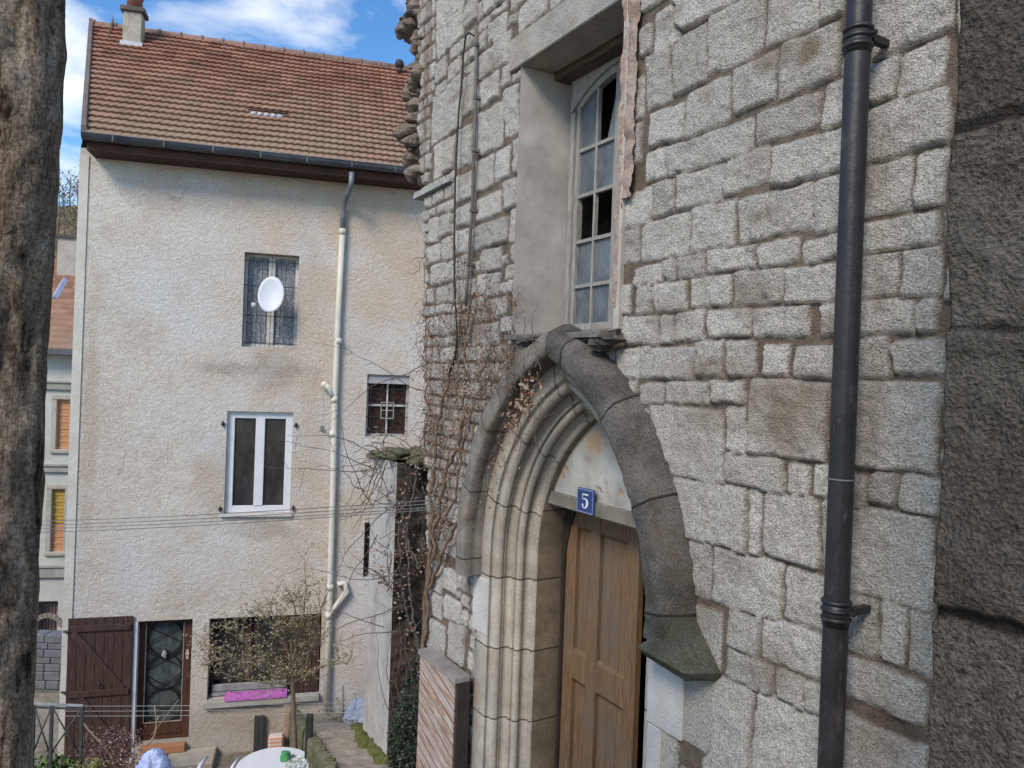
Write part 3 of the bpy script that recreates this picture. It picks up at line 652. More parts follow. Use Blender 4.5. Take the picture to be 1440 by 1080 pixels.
# right: grimy shade-toned pier standing forward of the church wall; its far corner is the edge seen in the picture
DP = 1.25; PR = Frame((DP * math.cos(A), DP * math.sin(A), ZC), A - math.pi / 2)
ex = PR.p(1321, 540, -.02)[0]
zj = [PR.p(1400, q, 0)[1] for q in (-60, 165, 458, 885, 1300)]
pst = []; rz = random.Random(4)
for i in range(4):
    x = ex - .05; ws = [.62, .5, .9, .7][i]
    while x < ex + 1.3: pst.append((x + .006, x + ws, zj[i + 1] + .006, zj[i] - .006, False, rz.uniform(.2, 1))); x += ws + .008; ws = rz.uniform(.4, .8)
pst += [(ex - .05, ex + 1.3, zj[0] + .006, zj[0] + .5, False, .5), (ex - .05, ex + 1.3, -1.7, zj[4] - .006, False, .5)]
solid_wall('stone_pier', PR, ex, ex + 1.2, -1.7, 1.6, pst, M_pier, 'dark grimy stone pier, coloured as in alley shade, at the right edge, close beside the black drainpipe', 'stone pier', d=.0055, relief=.005, rough=.0045, seed=5, thick=.45)
# left: streaky weathered jamb
ml = Mat('weathered streaked stone', .92, .2)
v_ = ml.mapped((16, 16, 3.2)); g1 = ml.noise(3.2, 9, .78, v_, .4)
c_ = ml.ramp(g1, [(.38, (.06, .042, .03)), (.45, (.30, .245, .19)), (.53, (.50, .435, .36)), (.62, (.68, .63, .56))])
c_ = ml.mix(ml.ramp(ml.noise(1.6, 5, .6, ml.mapped((14, 14, 1.5))), [(.55, 0.0), (.68, .6)]), c_, (.17, .075, .035))
c_ = ml.mix(ml.ramp(ml.noise(2.2, 5, .6, ml.mapped((6, 6, 1.5))), [(.56, 0.0), (.7, .5)]), c_, (.085, .095, .05))
c_ = ml.mix(.7, ml.mix(1.0, c_, (1.06, .97, .87), 'MULTIPLY'), ml.ramp(ml.noise(230, 4, .85), [(.42, .35), (.56, 1.35)]), 'MULTIPLY')
hgt = ml.math('ADD', ml.math('MULTIPLY', g1, 1.8), ml.math('MULTIPLY', ml.noise(260, 4, .8), .7)); ml.color(c_).bump(hgt, .02)
ang = math.radians(34)
eu, _ = ray(72, 540)
LJ = Frame((eu * .78, .78, ZC), ang)         # face turned towards the view; its far end is the visible edge
lj = thing('stone_jamb', 'streaky brown weathered stone jamb at the left edge, nearest to the viewer', 'stone jamb', LJ, (-.6, .2, -1.4))
xs_ = np.arange(-1.3, .0001, .006); zs_ = np.arange(-1.4, 1.3, .006); X, Z = np.meshgrid(xs_, zs_)
H = .018 * fbm(X * 2.5, Z * .5, 6, 5, 3, .66) + .006 * fbm(X * 2, Z * .9, 34, 4, 5, .7)
rnd = np.clip((X + .035) / .035, 0, 1)
P = np.stack([X + .010 * Z, H * 1.0 * -1 + .020 * rnd ** 2, Z], -1)
back = np.stack([P[:, -1] + np.array([(.004 - a * .03), a * .35, 0]) + np.stack([.006 * fbm(Z[:, 0] * 0 + a * 2, Z[:, 0], 9, 5, 2, .6), Z[:, 0] * 0, Z[:, 0] * 0], -1) for a in (.03, .08, .15, .3, .5, .75, 1)], 1)
P = np.concatenate([P, back], 1)
grid_mesh('masonry', P, np.ones((P.shape[0] - 1, P.shape[1] - 1), bool), None, ml.m, lj, LJ)
mb = MB(); mb.box(-1.29, -.06, .06, .42, -1.4, 1.25); build(mb, 'core', M_dark, lj, LJ)

# ------------------------------------------------------------------ creeper, cables, plank panel on the church wall
def walker(mb, p0, dirn, n, step, r0, r1, rnd, wander=.5, pull=(0, 0), y0=-.035, fr=None, col=None, seg=4, ymin=-.09, ymax=-.025):
    x, z = p0; a = dirn; y = y0; pts = []; rs = []
    for i in range(n):
        pts.append((x, y, z)); rs.append(r0 + (r1 - r0) * i / n)
        a += rnd.uniform(-wander, wander); dx, dz = math.cos(a) + pull[0], math.sin(a) + pull[1]; q = math.hypot(dx, dz); dx /= q; dz /= q; a = math.atan2(dz, dx)
        x += dx * step; z += dz * step; y = min(ymax, max(ymin, y + rnd.uniform(-.012, .012)))
    mb.tube(pts, rs, seg, False, col); return pts
M_twig = simple('dry brown creeper stems', (.21, .145, .10), (.085, .055, .04), 20, .9)
M_twig2 = simple('grey creeper stems', (.16, .135, .115), (.07, .055, .045), 20, .9)
def leafcloud(mb, pts, rnd, n, size, spread, ys=(-.09, -.02)):
    for _ in range(n):
        p = rnd.choice(pts); c = Vector((p[0] + rnd.gauss(0, spread), p[1] + rnd.uniform(-.03, .01), p[2] + rnd.gauss(0, spread)))
        s_ = size * rnd.uniform(.5, 1.3); a = Vector((rnd.uniform(-1, 1), rnd.uniform(-1, 1), rnd.uniform(-1, 1))).normalized(); b = a.orthogonal().normalized()
        t = rnd.random()
        mb.add([c - a * s_, c - b * s_ * .45, c + a * s_, c + b * s_ * .45 + a.cross(b) * s_ * .3], [(0, 1, 2, 3)], (t, rnd.random(), 0))
rn = random.Random(21)
cr = thing('creeper', 'leafless brown creeper tangled over the stones left of the pointed doorway', 'creeper', CH, (-5.3, -.05, -3.0))
stem = MB(); al = []
paths = [[(598, 900), (603, 820), (612, 740), (630, 660), (650, 600), (652, 540), (655, 470), (668, 400)], [(600, 830), (625, 770), (645, 735), (668, 690), (690, 640), (705, 560), (740, 515)],
         [(594, 1000), (597, 900), (601, 800), (606, 740), (610, 660), (618, 580), (640, 500), (648, 440)], [(612, 760), (640, 700), (648, 640), (662, 590), (680, 520), (700, 480)], [(598, 640), (600, 560), (598, 500), (606, 440)]]
for k, q in enumerate(paths):
    pts = []
    for i in range(len(q) - 1):
        for j in range(6):
            t = j / 6; px = q[i][0] * (1 - t) + q[i + 1][0] * t + rn.uniform(-3, 3); py = q[i][1] * (1 - t) + q[i + 1][1] * t
            x, z = CH.p(px, py, -.05); pts.append((x, -.05 + rn.uniform(-.01, .01), z))
    n_ = len(pts); stem.tube(pts, [(.017, .015, .019, .011, .009)[k] * (1 - .6 * i / n_) for i in range(n_)], 6, False); al += pts
build(stem, 'stem', M_twig, cr, CH, True)
tw = MB()
for _ in range(45):
    p = rn.choice(al)
    pts = walker(tw, (p[0], p[2]), rn.uniform(.2, 2.9), rn.randint(12, 40), .022, rn.uniform(.0015, .0042), .0012, rn, .42, (0, .10), ymin=-.05)
    if rn.random() < .7: al += pts[::5]
for _ in range(90):
    px, py = rn.uniform(596, 735), rn.triangular(400, 700, 520); x, z = CH.p(px, py, -.04)
    if px > 660 and py > 620: continue
    pts = walker(tw, (x, z), rn.uniform(0, 6.28), rn.randint(10, 30), .02, .003, .0012, rn, .5, ymin=-.05); al += pts[::6]
for _ in range(14):                             # free ends against the house
    px, py = rn.uniform(596, 602), rn.uniform(330, 640); x, z = CH.p(px, py, -.04)
    walker(tw, (x, z), rn.uniform(2.2, 4.2), rn.randint(10, 26), .025, .003, .001, rn, .35, ymin=-.3)
for _ in range(22):                             # over the top of the door arch
    px, py = rn.uniform(700, 770), rn.uniform(510, 590); x, z = CH.p(px, py, -.16)
    walker(tw, (x, z), rn.uniform(0, 6.28), rn.randint(10, 22), .022, .0035, .0012, rn, .5, (0, -.1), y0=-.17, ymin=-.22, ymax=-.15)
build(tw, 'twigs', M_twig, cr, CH, True)
ml_ = Mat('dead creeper leaves', .9, .2); c_, ch_ = ml_.attr(); ml_.color(ml_.ramp(ch_[0], [(0.0, (.20, .085, .045)), (.4, (.26, .16, .11)), (.8, (.30, .23, .185)), (1.0, (.40, .34, .28))]))
lv = MB(); al2 = [p for p in al if CH and -5.6 < p[0] < -4.0 and p[2] > -1.2]
leafcloud(lv, al2, rn, 4200, .011, .08)
apex = [(*CH.p(px, py, -.16), 0) for px, py in ((745, 560), (735, 575), (750, 545), (722, 590))]
leafcloud(lv, [(a, -.17, b) for a, b, _ in apex], rn, 160, .02, .045)
for p in [(a, b, c) for a, b, c in []]: pass
build(lv, 'leaves', ml_.m, cr, CH, col=True)
# cables
M_cab = simple('black cable', (.03, .03, .03), None, 10, .6); M_cond = simple('grey brown conduit', (.17, .155, .135), (.09, .08, .07), 14, .7)
def wallcable(name, label, px_pts, r, mat, y=-.06, cat='cable', clips=()):
    pts = [(*CH.p(a, b, y),) for a, b in px_pts]; pts = [(x, y, z) for x, z in pts]
    t = thing(name, label, cat, CH, pts[-1]); mb = MB(); mb.tube(pts, r, 8, True); build(mb, 'cable_run', mat, t, CH, True)
    for a, b in clips:
        x, z = CH.p(a, b, y); mb = MB(); mb.box(x - r * 1.4, x + r * 1.4, y - r * 1.15, -.0, z - .010, z + .010); build(mb, 'clip', mat, t, CH)
wallcable('wall_cable', 'thin black cable hanging down the church wall in a hook shape', [(668, 52), (660, 47), (655, 52), (652, 75), (650, 110), (645, 160), (643, 200), (640, 260), (639, 330), (639, 400), (641, 440), (643, 470), (640, 500), (632, 525)], .007, M_cab)
wallcable('conduit', 'grey brown conduit with clips fixed to the church wall beside the black cable', [(669, 40), (670, 80), (669, 130), (668, 180), (666, 230), (664, 290), (660, 350), (657, 400), (655, 430)], .012, M_cond, -.05, 'conduit', [(670, 64), (669, 138), (667, 212), (664, 296), (659, 372)])
# plank panel
x0, zt0 = CH.p(596, 920, -.12); x1, zt1 = CH.p(645, 958, -.12)
pn = thing('board_screen', 'weathered wooden screen of peeling diagonal boards leaning on the church wall', 'wooden screen', CH, ((x0 + x1) / 2, -.12, -3.3))
mk = Mat('peeling orange boards', .85, .25)
ux = mk.mapped((1, 1, 1), (0, math.radians(-17), 0)); X3 = mk.xyz(ux)
sv = mk.math('FRACT', mk.math('MULTIPLY', X3[2], 13.0)); gap_ = mk.ramp(sv, [(0.0, 0.0), (.10, 1.0)])
idn = mk.n('ShaderNodeTexWhiteNoise', noise_dimensions='1D'); mk.l(mk.math('FLOOR', mk.math('MULTIPLY', X3[2], 13.0)), idn.inputs['W'])
sm_ = mk.n('ShaderNodeMapping'); sm_.inputs['Scale'].default_value = (3, 3, 34); mk.l(ux, sm_.inputs[0]); stv = sm_.outputs[0]
c_ = mk.ramp(mk.noise(2.0, 6, .7, stv), [(.32, (.16, .085, .05)), (.48, (.36, .20, .125)), (.58, (.47, .40, .36)), (.7, (.55, .52, .50))])
c_ = mk.mix(mk.math('MULTIPLY', idn.outputs[0], .55), c_, (.40, .35, .32)); c_ = mk.mix(mk.math('SUBTRACT', 1.0, gap_), c_, (.14, .09, .06))
mk.color(c_).bump(gap_, .006)
mb = MB(); mb.prism([(x0, -3.3), (x1, -3.3), (x1, (zt0 + zt1) / 2 - .0), (x0, (zt0 + zt1) / 2)], -.15, -.115)
build(mb, 'boards', mk.m, pn, CH)
zt_ = (zt0 + zt1) / 2; M_greyw = simple('grey weathered wood', (.33, .31, .29), (.16, .14, .13), 4, .9, .004, 40)
mb = MB(); mb.box(x0 - .01, x1 + .03, -.165, -.05, zt_ + .001, zt_ + .035).box(x0 + .0, x1 - .0, -.1145, -.07, -3.3, zt_)
build(mb, 'frame', M_greyw, pn, CH)
mb = MB(); mb.box(x1 + .004, x1 + .035, -.145, -.05, -3.3, zt_ - .0); build(mb, 'gap_shade_strip', simple('dark gap shade', (.05, .04, .035), (.025, .02, .018), 9, .9), pn, CH)  # dark strip that paints the shaded gap at the right of the boards
# ------------------------------------------------------------------ the plastered house
house = thing('plastered_house', 'three storey house of stained cream plaster with a red tiled roof', 'house', HS, (1.3, 0, -6.15))
def hb(px, py, y=0.0): return HS.p(px, py, y)
def rect(px0, py0, px1, py1, y=0.0):        # opening from the corners seen in the picture
    a, b = hb(px0, (py0 + py1) / 2, y)[0], hb(px1, (py0 + py1) / 2, y)[0]; m = (px0 + px1) / 2
    return [a, b, hb(m, py1, y)[1], hb(m, py0, y)[1]]
R1 = rect(342, 357, 419, 489); R2 = rect(317, 579, 410, 722); R3 = rect(515, 527, 575, 614); R4 = rect(511.5, 735, 526, 812)
RG = rect(292, 867, 450, 980); RD = rect(187, 873, 267, 1046)
ZG = RD[2]; XL, XR, ZE = hb(114, 215)[0], hb(660, 500)[0], 3.47
XLb = hb(84, 960)[0]
mh = Mat('rough stained lime plaster', .95, .15)
n1 = mh.noise(1.1, 6, .62); n2 = mh.noise(.55, 4, .6, mh.mapped((1, 1, .6)))
c_ = mh.ramp(n1, [(.34, (.61, .53, .435)), (.52, (.70, .63, .535)), (.68, (.75, .70, .62))])
xo, yo, zo = mh.xyz()
c_ = mh.mix(mh.ramp(mh.noise(6.5, 6, .75), [(.46, 0.0), (.60, .45)]), c_, (.57, .49, .40)); c_ = mh.mix(mh.ramp(mh.noise(8, 6, .75, mh.mapped((1, 1, 1.3))), [(.52, 0.0), (.64, .6)]), c_, (.80, .77, .71))
warm = mh.math('MULTIPLY', mh.ramp(mh.math('ADD', mh.math('MULTIPLY', xo, .16), mh.math('ADD', mh.math('MULTIPLY', zo, .045), mh.math('MULTIPLY', n2, 1.0))), [(.55, 0.0), (1.35, 1.0)]), .75)
c_ = mh.mix(mh.math('MULTIPLY', warm, 1.0), c_, (.66, .53, .41))
HM = lambda x, z: (x - 1.3, z + 6.15)
for (bx, bz, rx, rz, k, cc) in ((330, 660, .75, .75, .5, (.56, .46, .36)), (385, 520, .5, .35, .55, (.50, .41, .32)), (440, 620, .35, 1.2, .45, (.58, .47, .36)), (125, 600, .12, 2.2, .45, (.55, .45, .35)), (430, 380, .45, .9, .35, (.62, .52, .42)), (355, 520, .8, .12, .5, (.42, .36, .29)), (360, 745, .6, .16, .45, (.45, .38, .31)), (345, 1010, .9, .3, .5, (.50, .42, .33)), (280, 230, 3.0, .25, .4, (.55, .50, .44)), (230, 1030, .9, .35, .4, (.46, .40, .33)), (575, 330, .5, 1.0, .5, (.62, .50, .38))):
    q = HM(*HS.p(bx, bz)); c_ = mh.mix(mh.math('MULTIPLY', mh.blob(*q, rx * 1.25, rz * 1.25), min(1, k * 1.45)), c_, cc)
c_ = mh.mix(mh.ramp(mh.noise(2.6, 6, .7), [(.56, 0.0), (.72, .35)]), c_, (.46, .38, .30))
c_ = mh.mix(mh.ramp(mh.noise(.9, 5, .7, mh.mapped((1.6, 1, .35))), [(.55, 0.0), (.75, .35)]), c_, (.48, .44, .39))
c_ = mh.mix(mh.ramp(mh.noise(.7, 5, .6, mh.mapped((1, 1, 1), (0, 0, 1))), [(.46, 0.0), (.62, .6)]), c_, (.73, .725, .71))
c_ = mh.mix(.6, c_, mh.ramp(mh.noise(34, 4, .8), [(.36, .5), (.5, 1.0), (.62, 1.15)]), 'MULTIPLY')
ck = mh.n('ShaderNodeTexVoronoi', feature='DISTANCE_TO_EDGE'); ck.inputs['Scale'].default_value = .55; dv = mh.n('ShaderNodeVectorMath', operation='ADD'); nv = mh.n('ShaderNodeTexNoise'); nv.inputs['Scale'].default_value = 2.5; nv.inputs['Detail'].default_value = 6; mh.l(mh.co, nv.inputs['Vector']); mh.l(nv.outputs['Color'], dv.inputs[0]); mh.l(mh.co, dv.inputs[1]); mh.l(dv.outputs[0], ck.inputs['Vector'])
c_ = mh.mix(mh.math('MULTIPLY', mh.ramp(ck.outputs['Distance'], [(.004, 1.0), (.010, 0.0)]), mh.ramp(mh.noise(.8, 3, .6), [(.55, 0.0), (.63, .4)])), c_, (.30, .24, .19))
lowd = mh.ramp(mh.math('ADD', zo, mh.math('MULTIPLY', mh.noise(2.5, 5, .7), .9)), [(.55, 1.0), (1.25, 0.0)])
c_ = mh.mix(mh.math('MULTIPLY', lowd, .6), c_, (.42, .36, .29)); mh.color(c_)
hh_ = mh.math('ADD', mh.math('MULTIPLY', mh.noise(13, 5, .7, None, .7), .8), mh.math('MULTIPLY', mh.noise(42, 4, .75), .6)); mh.bump(hh_, .045)
M_house = mh.m
def wall_holes(mb, x0, x1, z0, z1, holes, depth, xlow=None):
    xs_ = sorted({x0, x1, *[h[0] for h in holes], *[h[1] for h in holes]}); zs_ = sorted({z0, z1, *[h[2] for h in holes], *[h[3] for h in holes]})
    def sk(x, z): return x if x > x0 + .001 or xlow is None else x0 + (xlow - x0) * (z1 - z) / (z1 - z0)
    for i in range(len(xs_) - 1):
        for j in range(len(zs_) - 1):
            a, b, c, d = xs_[i], xs_[i + 1], zs_[j], zs_[j + 1]; m = ((a + b) / 2, (c + d) / 2)
            if any(h[0] < m[0] < h[1] and h[2] < m[1] < h[3] for h in holes): continue
            mb.add([(sk(a, c), 0, c), (b, 0, c), (b, 0, d), (sk(a, d), 0, d)], [(0, 1, 2, 3)])
    for a, b, c, d in holes:
        mb.add([(a, 0, c), (b, 0, c), (b, 0, d), (a, 0, d), (a, depth, c), (b, depth, c), (b, depth, d), (a, depth, d)], [(0, 3, 7, 4), (1, 5, 6, 2), (3, 2, 6, 7), (0, 4, 5, 1)])
mb = MB(); wall_holes(mb, XL, XR, -6.6, ZE, [R1, R2, R3, R4, RG, RD], .34, XLb)
mb.add([(XLb, 0, -6.3), (XL, 0, ZE), (XL, 6.2, ZE), (XLb, 6.2, -6.3), (XR, 0, -6.3), (XR, 0, ZE), (XR, 6.2, ZE), (XR, 6.2, -6.3), (XL - .4, 3.2, 7.0), (XR, 3.2, 7.0)],
       [(0, 1, 2, 3), (4, 7, 6, 5), (3, 2, 6, 7), (1, 8, 2), (5, 6, 9)])
build(mb, 'wall', M_house, house, HS)
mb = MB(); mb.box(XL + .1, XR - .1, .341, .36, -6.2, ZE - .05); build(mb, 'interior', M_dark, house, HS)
# corner band
mb = MB(); w_ = .13
mb.add([(XLb - .004, -.02, -6.3), (XLb + w_, -.02, -6.3), (XL + w_, -.02, ZE - .12), (XL - .004, -.02, ZE - .12), (XLb - .004, .05, -6.3), (XLb + w_, .05, -6.3), (XL + w_, .05, ZE - .12), (XL - .004, .05, ZE - .12)],
       [(0, 1, 2, 3), (4, 0, 3, 7), (1, 5, 6, 2), (3, 2, 6, 7)])
build(mb, 'corner_band', simple('pale cream render', (.62, .60, .54), (.50, .46, .38), 2, .95, .01, 30), house, HS)
# roof
YE, YR = -.46, 3.2
eL, eR = HS.p(122, 186, YE), HS.p(600, 247, YE); rL, rR = HS.p(132, 28, YR), HS.p(585, 108, YR)
zE = (eL[1] + eR[1]) / 2 + .02; zR = (rL[1] + rR[1]) / 2; xE0, xR0 = eL[0], rL[0]; xR1 = XR + .3
Ls = math.hypot(YR - YE, zR - zE); nr = 23; rowh = Ls / nr; tw_ = .245
sy, sz_ = (YR - YE) / Ls, (zR - zE) / Ls; ny, nz_ = -sz_, sy
U = np.arange(xR0 - .02, xR1, tw_ / 12); vv = []; hv = []; rv = []
for i in range(nr):
    for t, h in ((0.0, -.018), (-.10, .028), (-.10, .056), (.0, .055), (.4, .040), (.94, .012), (.999, -.018)): vv.append((i + t) * rowh); hv.append(h); rv.append(i)
vv, hv, rv = map(np.array, (vv, hv, rv)); UU, VV = np.meshgrid(U, vv)
HH = hv[:, None] + 0; ph = (UU / tw_) % 1.0; wave = .017 * np.abs(np.sin(math.pi * ph * 2)) ** .8
ti = np.floor(UU / tw_); ri = np.repeat(rv[:, None], len(U), 1)
tone = h2(ti, ri, 5); HH = HH + wave * (hv[:, None] > 0) + (h2(ti, ri, 9) - .5) * .004
HH = HH + .035 * fbm(UU, VV, .5, 2, 8); VV2 = VV + (h2(ti, ri, 19) - .5) * .006 - .012 * np.abs(np.sin(math.pi * ph * 2)) * (hv[:, None] > .029)
P = np.stack([UU, YE + VV2 * sy + HH * ny, zE + VV2 * sz_ + HH * nz_], -1)
xl_ = xE0 + (xR0 - xE0) * VV / Ls; kp = (UU >= xl_)[:-1, :-1]
Cc = np.stack([tone, np.clip(VV / Ls, 0, 1), h2(ti, ri, 33)], -1)
mr = Mat('red interlocking tiles', .85, .25); _, ch_ = mr.attr()
c_ = mr.ramp(ch_[0], [(0.0, (.18, .085, .058)), (.5, (.27, .122, .082)), (1.0, (.36, .185, .125))])
lich = mr.math('ADD', mr.math('MULTIPLY', mr.math('SUBTRACT', .62, ch_[1]), .75), mr.math('MULTIPLY', mr.noise(1.2, 6, .7), .9))
c_ = mr.mix(mr.ramp(lich, [(.30, 0.0), (.95, .85)]), c_, (.31, .225, .155)); c_ = mr.mix(mr.ramp(mr.noise(14, 5, .75), [(.52, 0.0), (.72, .45)]), c_, (.14, .10, .075))
c_ = mr.mix(mr.ramp(mr.noise(2.3, 4, .7), [(.56, 0.0), (.72, .6)]), c_, (.20, .155, .11)); c_ = mr.mix(mr.ramp(ch_[2], [(.955, 0.0), (.96, .35)]), c_, (.38, .20, .14))
mr.color(c_).bump(mr.noise(60, 3, .6), .004); M_roof = mr.m
roof = grid_mesh('roof', P, kp, Cc, M_roof, house, HS, False)
def rp_(px, py, h=0.0):                     # point on the roof slope under a picture point
    u, v = ray(px, py); r = HS.M.to_3x3().inverted() @ Vector((u, 1, v)); c = HS.M.inverted() @ Vector((0, 0, ZC))
    n_ = Vector((0, ny, nz_)); q = Vector((0, YE, zE)) + n_ * h; t = (q - c).dot(n_) / r.dot(n_); return c + r * t
mb = MB()                                     # rest of the roof: far slope, deck, verge
mb.add([(xR0, YR, zR - .03), (xR1, YR, zR - .03), (xR1, 2 * YR - YE, zE), (xE0, 2 * YR - YE, zE)], [(0, 3, 2, 1)])
build(mb, 'roof_back', M_roof, house, HS)
M_brown = simple('dark brown stained wood', (.085, .042, .028), (.04, .02, .014), 4, .8, .003, 30)
mb = MB()
mb.add([(xE0 + .03, YE, zE - .0), (xR0 + .03, YR, zR - .0), (xR0, YR, zR + .13), (xE0, YE - .02, zE + .13), (xE0 - .07, YE - .02, zE), (xR0 - .07, YR, zR), (xR0 - .07, YR, zR + .13), (xE0 - .07, YE - .02, zE + .13)],
       [(0, 1, 2, 3), (4, 7, 6, 5), (3, 2, 6, 7), (0, 3, 7, 4)])
build(mb, 'verge_board', simple('grey red verge', (.20, .15, .13), (.11, .085, .075), 5, .8), house, HS)
mb = MB(); mb.box(xE0 + .01, XR + .1, YE + .03, .02, zE - .235, zE - .215).box(xE0 + .01, XR + .1, YE + .005, YE + .028, zE - .235, zE - .0)
mb.add([(xE0 + .01, YE + .03, zE - .05), (XR + .1, YE + .03, zE - .05), (XR + .1, .4, zE + .45), (xE0 + .01, .4, zE + .45)], [(0, 1, 2, 3)])
build(mb, 'soffit', M_brown, house, HS)
mb = MB(); cap = []
mb.tube([(xR0 - .03, YR, zR - .02), (xR1, YR, zR - .02)], .10, 12); n_ = int((xR1 - xR0) / .4)
for i in range(n_): x = xR0 + i * .4; mb.tube([(x, YR, zR - .015), (x + .05, YR, zR - .015)], .118, 12)
build(mb, 'ridge_tiles', simple('dull ridge tiles', (.30, .20, .16), (.17, .12, .10), 6, .85), house, HS, True)
# vents
mgl = simple('pale glass tile', (.55, .56, .58), (.35, .35, .36), 10, .25, spec=.6)
a, b = rp_(353, 161, .045), rp_(398, 170, .045)
mb = MB(); n_ = 5
for i in range(n_):
    xx = a.x + (b.x - a.x) * (i + .5) / n_
    for dy in (0, ):
        mb.lump((xx, a.y, a.z), (.065, .09, .05), i, 10, .05)
build(mb, 'glass_tiles', mgl, roof, HS, True)
mb = MB(); mb.add([(a.x - .08, a.y + .10 * sy + .10 * ny, a.z + .10 * sz_ + .05), (b.x + .08, a.y + .10 * sy + .1 * ny, a.z + .10 * sz_ + .05), (b.x + .08, a.y + .2 * sy, a.z + .2 * sz_ + .02), (a.x - .08, a.y + .2 * sy, a.z + .2 * sz_ + .02)], [(0, 1, 2, 3)])
build(mb, 'vent_flap', simple('dark slate strip', (.06, .06, .065), None, 8, .6), roof, HS)
q = rp_(562, 104, .05); mb = MB(); mb.tube([q, q + Vector((0, 0, .14))], .05, 10).lump(q + Vector((0, 0, .2)), (.10, .10, .10), 2, 12, .03)
build(mb, 'roof_vent', simple('black vent', (.04, .04, .045), None, 8, .5), roof, HS, True)
# chimney
q = rp_(186, 68); s_ = .17; xc, yc = q.x, q.y + .15
dch = math.hypot(xc, yc) if 0 else None
zt1 = zR + (HS.p(187, 22, yc)[1] - zR); cz = HS.p(187, 22, yc)[1]; cz0 = HS.p(187, 70, yc)[1]; hw = (HS.p(203, 45, yc - .2)[0] - HS.p(172, 45, yc - .2)[0]) / 2 * .86
chm = build(MB().box(xc - hw, xc + hw, yc - hw * .9, yc + hw * .9, cz0 - .5, cz - .0, b=.012), 'chimney', simple('grey stained chimney render', (.47, .43, .35), (.26, .24, .18), 5, .9, .01, 30), roof, HS)
mb = MB(); mb.box(xc - hw - .05, xc + hw + .05, yc - hw - .03, yc + hw + .03, cz + .0005, cz + .09, b=.01); build(mb, 'chimney_cap', simple('brown cap', (.16, .12, .10), (.08, .07, .06), 8, .9), chm, HS)
mb = MB(); mb.tube([(xc, yc, cz + .09), (xc, yc, cz + .30), (xc, yc, cz + .31), (xc, yc, cz + .44)], [.15, .13, .155, .14], 16); build(mb, 'chimney_pot', simple('terracotta', (.36, .15, .10), (.24, .10, .07), 9, .85), chm, HS, True)
mb = MB(); mb.box(xc - hw - .03, xc + hw + .03, yc - hw - .035, yc - hw * .9 - .001, cz0 - .12, cz0 + .07); build(mb, 'flashing', simple('zinc flashing', (.55, .56, .57), (.4, .4, .41), 9, .45, metal=.3), chm, HS)
# gutter
gy = YE - .075; gz = zE - .03; gt = thing('gutter', 'dark grey half-round gutter along the eaves of the plastered house', 'gutter', HS, (1.3, gy, gz - .1))
M_zinc = simple('dark zinc', (.13, .135, .145), (.07, .07, .075), 4, .5, metal=.2)
P = []
for x in (xE0 - .03, XR + .1): P.append([(x, gy - .085 * math.cos(a), gz - .085 * math.sin(a)) for a in np.linspace(-.2, math.pi, 13)] )
mb = MB(); v = P[0] + P[1] + [(x, y * .985 + gy * .015, z + .004) for x, y, z in P[1]][:0]; mb.add(v, [(i, i + 1, i + 14, i + 13) for i in range(12)] + [tuple(range(13))]); 
mb.tube([(xE0 - .03, gy - .085, gz + .015), (XR + .1, gy - .085, gz + .015)], .012, 8)
build(mb, 'channel', M_zinc, gt, HS, True)
x = xE0 + .4
while x < 4.4: mb = MB(); mb.box(x, x + .025, gy - .095, gy - .088, gz - .08, gz + .02); build(mb, 'gutter_bracket', M_zinc, gt, HS); x += .72

# windows of the house ------------------------------------------------
M_pvc = simple('white window paint', (.70, .71, .72), (.60, .61, .62), 6, .45, spec=.5); M_gpaint = simple('grey flaking window paint', (.62, .60, .56), (.42, .40, .36), 8, .7)
def glass(name, c, c2, sc=(6, 6, 2), rough=.12):
    m = Mat(name, rough, .6); m.color(m.ramp(m.noise(2.2, 5, .7, m.mapped(sc)), [(.38, c), (.66, c2)])); return m.m
G_dark = glass('dark window glass', (.015, .014, .013), (.055, .048, .042)); 
ml2 = Mat('grey lace curtain behind glass', .5, .4); vvx = ml2.voro(26); st_ = ml2.noise(5, 4, .7, ml2.mapped((8, 8, .8)))
c_ = ml2.ramp(vvx, [(.15, (.50, .52, .54)), (.45, (.20, .21, .22))]); c_ = ml2.mix(ml2.ramp(st_, [(.45, 0.0), (.65, .7)]), c_, (.10, .105, .11)); ml2.color(c_)
def casement(R, y, fr, fw, mat, panes, gl, name='window', mull=.06, label=None, rails=()):
    a, b, c, d = R; mb = MB()
    mb.box(a + .001, a + fw, y, y + .06, c, d, b=.006).box(b - fw, b - .001, y, y + .06, c, d, b=.006).box(a + fw, b - fw, y + .002, y + .06, d - fw, d - .001, b=.006).box(a + fw, b - fw, y + .002, y + .06, c + .001, c + fw, b=.006)
    w = build(mb, name, mat, house, HS)
    if label: w['label'] = label
    n_ = panes; W_1 = (b - a - 2 * fw) / n_
    for k in range(1, n_):
        x = a + fw + W_1 * k; mb = MB(); mb.box(x - mull / 2, x + mull / 2, y - .012, y + .05, c + fw, d - fw, b=.006); build(mb, 'mullion', mat, w, HS)
    for k in range(n_):
        x0_, x1_ = a + fw + W_1 * k + (mull / 2 if k else 0), a + fw + W_1 * (k + 1) - (mull / 2 if k < n_ - 1 else 0)
        zz = [c + fw, *rails, d - fw]
        for j in range(len(zz) - 1):
            mb = MB(); yy = y + .035; mb.add([(x0_, yy, zz[j]), (x1_, yy, zz[j]), (x1_, yy + .001 * (k + j), zz[j + 1]), (x0_, yy, zz[j + 1])], [(0, 1, 2, 3)]); build(mb, 'pane', gl, w, HS)
        for z in rails: mb = MB(); mb.box(x0_, x1_, y + .004, y + .05, z - .018, z + .018); build(mb, 'glazing_bar', mat, w, HS)
    return w
